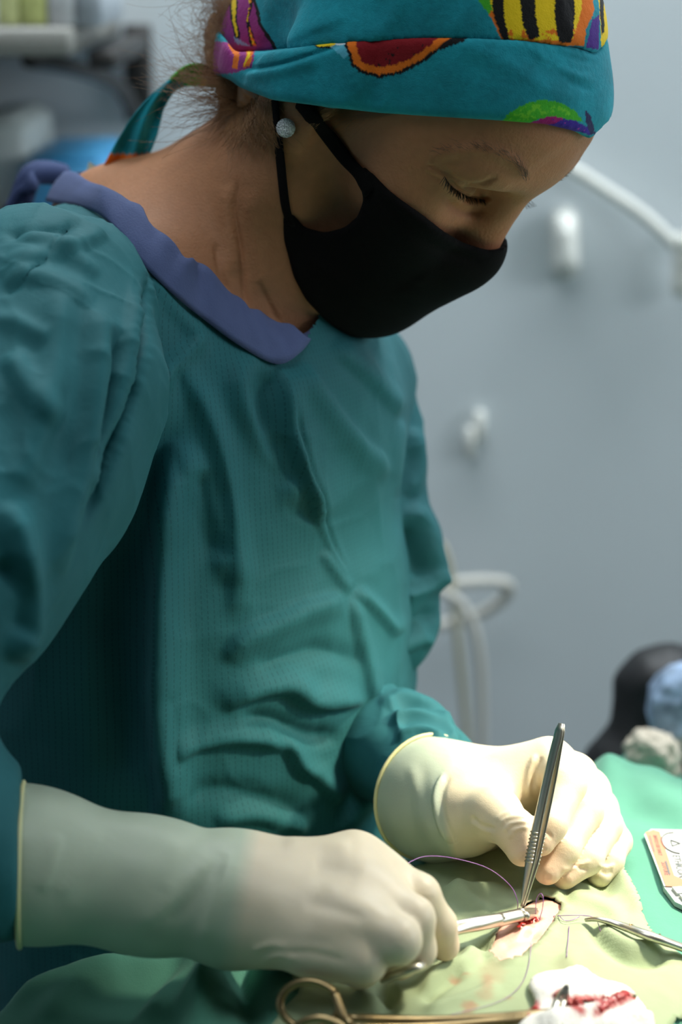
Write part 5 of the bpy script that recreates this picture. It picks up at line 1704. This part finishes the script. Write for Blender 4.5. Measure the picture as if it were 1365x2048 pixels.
word('3-0', 0.0215, 0.010, 0.0060, 0.0)
word('SINGLE USE ONLY', 0.0040, L_ * .10, 0.0030, 0.0)
word('SUTURE', 0.0042, L_ * .58, 0.0042, 0.0)
mb = MB()
arc = [(ex_ * (0.0165 + 0.0085 * math.sin(t)) + ey_ * (0.0150 + 0.0125 * -math.cos(t)) * 1.0 + nrm_ * 0.0007) for t in np.linspace(math.pi * 1.0, math.pi * 2.0, 18)]
mb.tube(np.array(arc), 0.0004, 5)
tri = [ex_ * a1 + ey_ * b1 + nrm_ * 0.0007 for a1, b1 in ((0.0135, 0.012), (0.0135, 0.019), (0.0185, 0.0155), (0.0135, 0.012))]
mb.tube(np.array(tri), 0.00035, 5)
mb.build('needle_symbol', M_INK, pk)
for x0, y0, x1, y1 in ((0.024, 0.006, 0.026, 0.020), (0.028, .004, .0292, .022), (0.0375, L_ * .35, 0.0385, L_ * .8), (0.0405, L_ * .35, 0.0415, L_ * .75), (0.0065, L_ * .56, 0.0075, L_ * .78), (0.0015, .008, .0022, L_ * .4)):
    plate('print_line', [(x0, y0), (x1, y0), (x1, y1), (x0, y1)], 0.0006, 0.0007, M_INK)

# ------------------------------------------------------------------ far end of the table: bag, covers, paw
def blob(name, prims, h, m, label, cat, k=0.03, noise=0.0, nscale=0.02, parent=None, sub=None):
    lo_ = np.min([p[0] for p in prims], 0) - 0.02; hi_ = np.max([p[1] for p in prims], 0) + 0.02
    f = Field(lo_, hi_, h)
    for p in prims: f.add(p, k)
    V, Q = f.mesh(); V = smooth(V, Q, 2)
    if noise:
        V = V + vnormals(V, Q) * (noise * vnoise(V, nscale, 3) + noise * .5 * vnoise(V, nscale * .4, 4))[:, None]
    o = make_mesh(name, V, Q, m)
    if label: tag(o, label, cat)
    return o
dB = 1.72
blob('breathing_bag', [ell(P(1335, 1370, dB), (0.040, 0.036, 0.028)), cone(P(1330, 1380, dB), P(1310, 1490, dB), 0.034, 0.030), cone(P(1310, 1470, dB), P(1240, 1545, dB), 0.030, 0.026), cone(P(1240, 1545, dB), P(1225, 1640, dB), 0.026, 0.03)], 0.004, mat('black_rubber', (0.010, 0.010, 0.011), 0.55), 'black rounded bag standing behind the far end of the drape', 'bag', 0.02, 0.002, 0.03)
blob('blue_cover', [ell(P(1378, 1395, 1.61), (0.026, 0.028, 0.030)), ell(P(1392, 1430, 1.61), (0.032, 0.028, 0.026))], 0.003, mat('blue_white_print', (0.30, 0.40, 0.56), 0.7, var=0.55, vscale=55), 'blue and white mottled cloth cover at the right edge beside the black bag', 'cloth', 0.02, 0.004, 0.016)
blob('grey_mask_cone', [cone(P(1350, 1490, 1.60), P(1400, 1470, 1.60), 0.012, 0.020)], 0.0025, mat('pale_grey_rubber', (0.36, 0.40, 0.38), 0.5, var=0.1, vscale=40), 'pale grey rubber cone below the blue cover', 'mask', 0.01, 0.001)
blob('pink_strap', [cone(P(1342, 1470, 1.60), P(1400, 1462, 1.60), 0.005, 0.006)], 0.0015, mat('pink_rubber', (0.55, 0.22, 0.20), 0.5), 'pink strap between the blue cover and the grey cone', 'strap', 0.004, 0.0005)
paw = blob('paw', [ell(P(1302, 1500, 1.555), (0.016, 0.016, 0.012)), ell(P(1325, 1508, 1.555), (0.014, 0.016, 0.010)), cone(P(1302, 1505, 1.555), P(1330, 1545, 1.60), 0.015, 0.014)], 0.002, mat('white_fur', (0.66, 0.58, 0.46), 0.95, bump=1.0, bscale=300), None, None, 0.008, 0.0036, 0.006)
paw.parent = patient; paw.location = -po

# ------------------------------------------------------------------ hair, brows, lashes, earring, cap tie
M_HAIR = mat('brown_hair', (0.27, 0.135, 0.055), 0.4, var=0.3, vscale=40, spec=0.5)
M_LASH = mat('dark_lash', (0.012, 0.009, 0.007), 0.5)
M_BROW = mat('brow_hair', (0.11, 0.065, 0.035), 0.6)
class Strands:
    def __init__(s): s.V = []; s.F = []; s.n = 0
    def add(s, pts, r0, r1=None, sides=3):
        p = np.asarray(pts, float); n = len(p)
        r1 = r0 * 0.4 if r1 is None else r1
        T = np.gradient(p, axis=0); T /= np.maximum(np.linalg.norm(T, axis=1), 1e-9)[:, None]
        ref = np.array([0.3, 0.9, 0.2])
        A = np.cross(T, ref); A /= np.maximum(np.linalg.norm(A, axis=1), 1e-9)[:, None]
        B = np.cross(T, A)
        r = np.linspace(r0, r1, n)[:, None]
        ring = np.stack([p + r * (math.cos(2 * math.pi * k / sides) * A + math.sin(2 * math.pi * k / sides) * B) for k in range(sides)], 1)
        s.V.append(ring.reshape(-1, 3))
        i = np.arange(n - 1)[:, None] * sides; k = np.arange(sides)[None]
        q = np.stack([i + k, i + (k + 1) % sides, i + sides + (k + 1) % sides, i + sides + k], -1).reshape(-1, 4) + s.n
        s.F.append(q); s.n += n * sides
    def build(s, name, m, parent):
        return make_mesh(name, np.concatenate(s.V) - PM, np.concatenate(s.F), m, parent)
rng = np.random.RandomState(12)
U = rng.uniform

# hair mass at the nape, below the cap hem
fx = Field(hl(P(520, 190, 1.22)) - 0.085, hl(P(520, 190, 1.22)) + 0.085, 0.0025)
fx.add(cone(hl(P(548, 180, 1.225)), hl(P(515, 232, 1.235)), 0.024, 0.014), 0.01)
fx.add(cone(hl(P(510, 140, 1.268)), hl(P(478, 228, 1.262)), 0.027, 0.012), 0.015)
fx.add(cone(hl(P(475, 30, 1.32)), hl(P(455, 120, 1.305)), 0.020, 0.014), 0.015)
hv_, hq_ = fx.mesh()
hv_ = smooth(hw(hv_), hq_, 2)
hv_ = hv_ + vnormals(hv_, hq_) * (0.002 * vnoise(hv_, 0.006, 9))[:, None]
hair = make_mesh('hair', hv_ - PM, hq_, M_HAIR, person)
tag(hair, 'wispy brown hair escaping below the cap')
S = Strands()
# strands combed over the nape skin (down-left from the cap hem)
for i in range(650):
    t = rng.rand()
    x0 = 462 + 92 * t + rng.randn() * 3; y0 = 168 + 36 * t + rng.randn() * 4
    dep = 1.250 - 0.055 * t + U(-.004, .012)
    L = U(40, 130)
    ang = math.radians(U(75, 125) + 15 * (1 - t))
    cv1 = U(-0.9, 0.5)
    pts = []
    for q in np.linspace(0, 1, 9):
        a = ang + cv1 * q
        pts.append((x0 + L * q * math.cos(a), y0 + L * q * math.sin(a), dep + 0.012 * q * U(.6, 1.2)))
    pts3 = []
    for (x, y, d) in pts:
        pts3.append(P(x, y, d))
    S.add(pts3, 0.00016)
# lying on the skin: project onto the head surface
hx, hy, hdp = proj(headW)
for i in range(520):
    t = rng.rand()
    x0 = 440 + 112 * t + rng.randn() * 4; y0 = 215 + 10 * t + rng.randn() * 16
    L = U(30, 105); ang = math.radians(U(60, 105)); c1 = U(-.5, .6)
    pts3 = []
    for q in np.linspace(0, 1, 7):
        a = ang + c1 * q
        x, y = x0 + L * q * math.cos(a), y0 + L * q * math.sin(a)
        m = np.abs(hx - x) + np.abs(hy - y) < 14
        if not m.any(): break
        pts3.append(P(x, y, hdp[m].min() - 0.0006 - 0.003 * U(0, 1) * q * 0.3))
    if len(pts3) > 3:
        S.add(pts3, 0.00013)
# back-lit frizz standing off behind the cap
for i in range(1300):
    x0 = 452 + U(-12, 25); y0 = U(-70, 175)
    dep = 1.262 + U(-.035, .02)
    L = abs(rng.randn()) * 52 + 20
    ang = math.radians(180 + U(-75, 70)); c1 = U(-2.2, 2.2); c2 = U(-1, 1)
    x, y = x0, y0; pts3 = [P(x, y, dep)]
    for q in np.linspace(0.1, 1, 10):
        a = ang + c1 * q + c2 * math.sin(6 * q)
        x += L / 10 * math.cos(a); y += L / 10 * math.sin(a)
        pts3.append(P(x, y, dep + 0.01 * q * c2))
    S.add(pts3, 0.00013, 0.00006)
# lower wisps sweeping left over the tie
for i in range(330):
    x0 = 500 + U(-60, 40); y0 = 185 + U(-35, 45)
    dep = 1.238 + U(-.02, .02)
    L = U(50, 190) * (1 if rng.rand() < 0.8 else 1.25)
    ang = math.radians(180 + U(-25, 38)); c1 = U(-1.3, 0.9); c2 = U(-.5, .5)
    x, y = x0, y0; pts3 = [P(x, y, dep)]
    for q in np.linspace(0.1, 1, 12):
        a = ang - c1 * q * 0.8 + c2 * math.sin(5 * q)
        x += L / 12 * math.cos(a); y += L / 12 * math.sin(a)
        pts3.append(P(x, y, dep + 0.015 * q * c2))
    S.add(pts3, 0.00014, 0.00006)
# temple hair under the hem, swept back along it
for i in range(260):
    x0 = U(640, 800); y0 = 205 + (x0 - 625) * 0.10 + U(-2, 26) * (1 - (x0 - 640) / 220)
    L = U(30, 90); ang = math.radians(180 + U(-28, 8)); c1 = U(-.3, .3)
    pts3 = []
    for q in np.linspace(0, 1, 6):
        a = ang + c1 * q
        x, y = x0 + L * q * math.cos(a), y0 + L * q * math.sin(a)
        m = np.abs(hx - x) + np.abs(hy - y) < 10
        if not m.any(): break
        pts3.append(P(x, y, hdp[m].min() - 0.0005))
    if len(pts3) > 3: S.add(pts3, 0.00012)
st_ = S.build('loose_strands', M_HAIR, hair); st_['kind'] = 'stuff'

# brows and lashes
def on_head(x, y, off):
    m = np.abs(hx - x) + np.abs(hy - y) < 8
    return P(x, y, (hdp[m].min() if m.any() else 1.18) - off)
S = Strands()
brow = spline(np.array([(868, 305), (910, 296), (960, 294), (1005, 305), (1040, 330), (1055, 356)], float), 12)
for i in range(170):
    k = int(len(brow) * rng.rand() ** 0.6); f = k / len(brow)
    x0 = brow[k, 0] + rng.randn() * 3; y0 = brow[k, 1] + rng.randn() * (3 + 5 * f)
    ang = math.radians(190 + 60 * f + rng.randn() * 18); L = U(8, 20)
    S.add([on_head(x0 + L * q * math.cos(ang), y0 + L * q * math.sin(ang), 0.0004 + 0.0006 * q) for q in (0, .5, 1)], 0.00011)
b1_ = S.build('eyebrow', M_BROW, body); b1_['kind'] = 'stuff'
S = Strands()
for i in range(60):       # far brow, seen edge-on beyond the bridge
    y_ = U(0.012, 0.048); l0 = np.array([0.099 - 0.35 * max(0, y_ - .02), y_, 0.043 + U(-.003, .004)])
    S.add([hw(l0 + np.array([0.0025 + 0.003 * q, 0.004 * q, 0.001 * q])) for q in (0, .5, 1)], 0.00014)
b1_ = S.build('eyebrow', M_BROW, body); b1_['kind'] = 'stuff'
S = Strands()
lash = spline(np.array([(890, 354), (903, 372), (922, 386), (945, 396), (968, 400)], float), 10)
for i in range(110):
    k = rng.randint(0, len(lash)); f = k / len(lash)
    b = on_head(lash[k, 0], lash[k, 1] - 1, 0.0002)
    ang = math.radians(115 - 50 * f + rng.randn() * 12); L = U(9, 21) * (1.1 - 0.3 * f)
    dx, dy = math.cos(ang), math.sin(ang)
    s_ = P(lash[k, 0], lash[k, 1], 1.18) ; e_ = P(lash[k, 0] + L * dx, lash[k, 1] + L * dy, 1.18)
    v_ = e_ - s_ - CF * 0.003
    S.add([b + v_ * q - CF * 0.0012 * q * q for q in (0, .35, .7, 1)], 0.00022, 0.00008)
b1_ = S.build('eyelash', M_LASH, body); b1_['kind'] = 'stuff'
S = Strands()
for i in range(14):       # far lashes peeking past the nose
    b = hw(np.array([0.0885, 0.030 + U(-.004, .006), 0.012]))
    S.add([b + HR @ np.array([0.012 * q, 0.003 * q * U(-1, 1), -0.005 * q + .003 * q * q]) for q in (0, .4, .7, 1)], 0.0002, 0.00008)
b1_ = S.build('eyelash', M_LASH, body); b1_['kind'] = 'stuff'

# glittering ear stud (plain round setting)
EC = on_head(572, 256, 0.0035)
ear_n = unit(CAM - EC); exx = unit(CR - ear_n * (CR @ ear_n)); eyy = np.cross(ear_n, exx)
M_GLIT = mat('silver_glitter', (0.55, 0.56, 0.58), 0.3, 0.7, bump=1.0, bscale=1500, var=0.7, vscale=1400)
n = 18
V = []
for r_, z in ((0.0050, -0.001), (0.0053, 0.0004), (0.0042, 0.0014), (0.0022, 0.0019)):
    V += [EC + exx * r_ * math.cos(2 * math.pi * (i + (z > 0.001) * .5) / n) + eyy * r_ * math.sin(2 * math.pi * (i + (z > 0.001) * .5) / n) + ear_n * z - PM for i in range(n)]
F_ = [(k * n + i, k * n + (i + 1) % n, (k + 1) * n + (i + 1) % n, (k + 1) * n + i) for k in range(3) for i in range(n)] + [tuple(3 * n + i for i in range(n))]
ear = make_mesh('ear_stud', np.array(V), F_, M_GLIT, person, False)
tag(ear, 'glittering silver ear stud')
# tie of the cap hanging down the neck
def ribbon(pts, wds, name, colr, parent, twist=None):
    c = spline(PP(pts), 8); n = len(c)
    w_ = np.interp(np.linspace(0, 1, n), np.linspace(0, 1, len(wds)), wds)
    T = np.gradient(c, axis=0); T /= np.linalg.norm(T, axis=1)[:, None]
    view = unit(CAM - c.mean(0))
    S_ = np.cross(T, view); S_ /= np.linalg.norm(S_, axis=1)[:, None]
    tw = np.interp(np.linspace(0, 1, n), np.linspace(0, 1, len(twist)), twist)[:, None] if twist is not None else 0
    A = S_ * np.cos(tw) + view * np.sin(tw)
    m_ = 17
    V = []; C = []
    for i in range(n):
        for j in range(m_):
            q = j / (m_ - 1) * 2 - 1
            V.append(c[i] + A[i] * w_[i] * q + view * 0.0025 * math.cos(q * 5 + i * 0.15) + view * 0.002 * math.sin(i * 0.35 + q))
            C.append(colr(i / (n - 1), q))
    V = np.array(V)
    Fq = np.array([(i * m_ + j, i * m_ + j + 1, (i + 1) * m_ + j + 1, (i + 1) * m_ + j) for i in range(n - 1) for j in range(m_ - 1)])
    V, Fq2 = V, Fq
    o = make_mesh(name, V - PM, Fq2, M_CAP, parent, col={'tint': np.array(C)})
    sol = o.modifiers.new('thickness', 'SOLIDIFY'); sol.thickness = 0.0012
    ss = o.modifiers.new('soft', 'SUBSURF'); ss.levels = 1; ss.render_levels = 2
    return o
def tie_col(t, q):
    if 0.76 + 0.05 * q < t < 0.88: return ORG
    if t < 0.16: return BLK if q > -0.55 else GRN
    if t < 0.24 - 0.03 * q: return (YEL if q < -0.25 else BLK) if t < 0.2 else GRN
    if t < 0.34 + 0.04 * q: return GRN
    return tuple(TEAL * 1.15)
ribbon([(470, 160, 1.262), (430, 155, 1.275), (385, 150, 1.285), (345, 170, 1.29), (312, 210, 1.295), (285, 260, 1.30), (262, 305, 1.305), (238, 345, 1.31), (222, 370, 1.315)], [.004, .0065, .0075, .0065, .0075, .0095, .0105, .0105, .0105], 'cap_tie', tie_col, cap, [0.2, 0.5, 0.3, 0.9, 0.7, 0.2, 0.0, 0.1, 0.2])
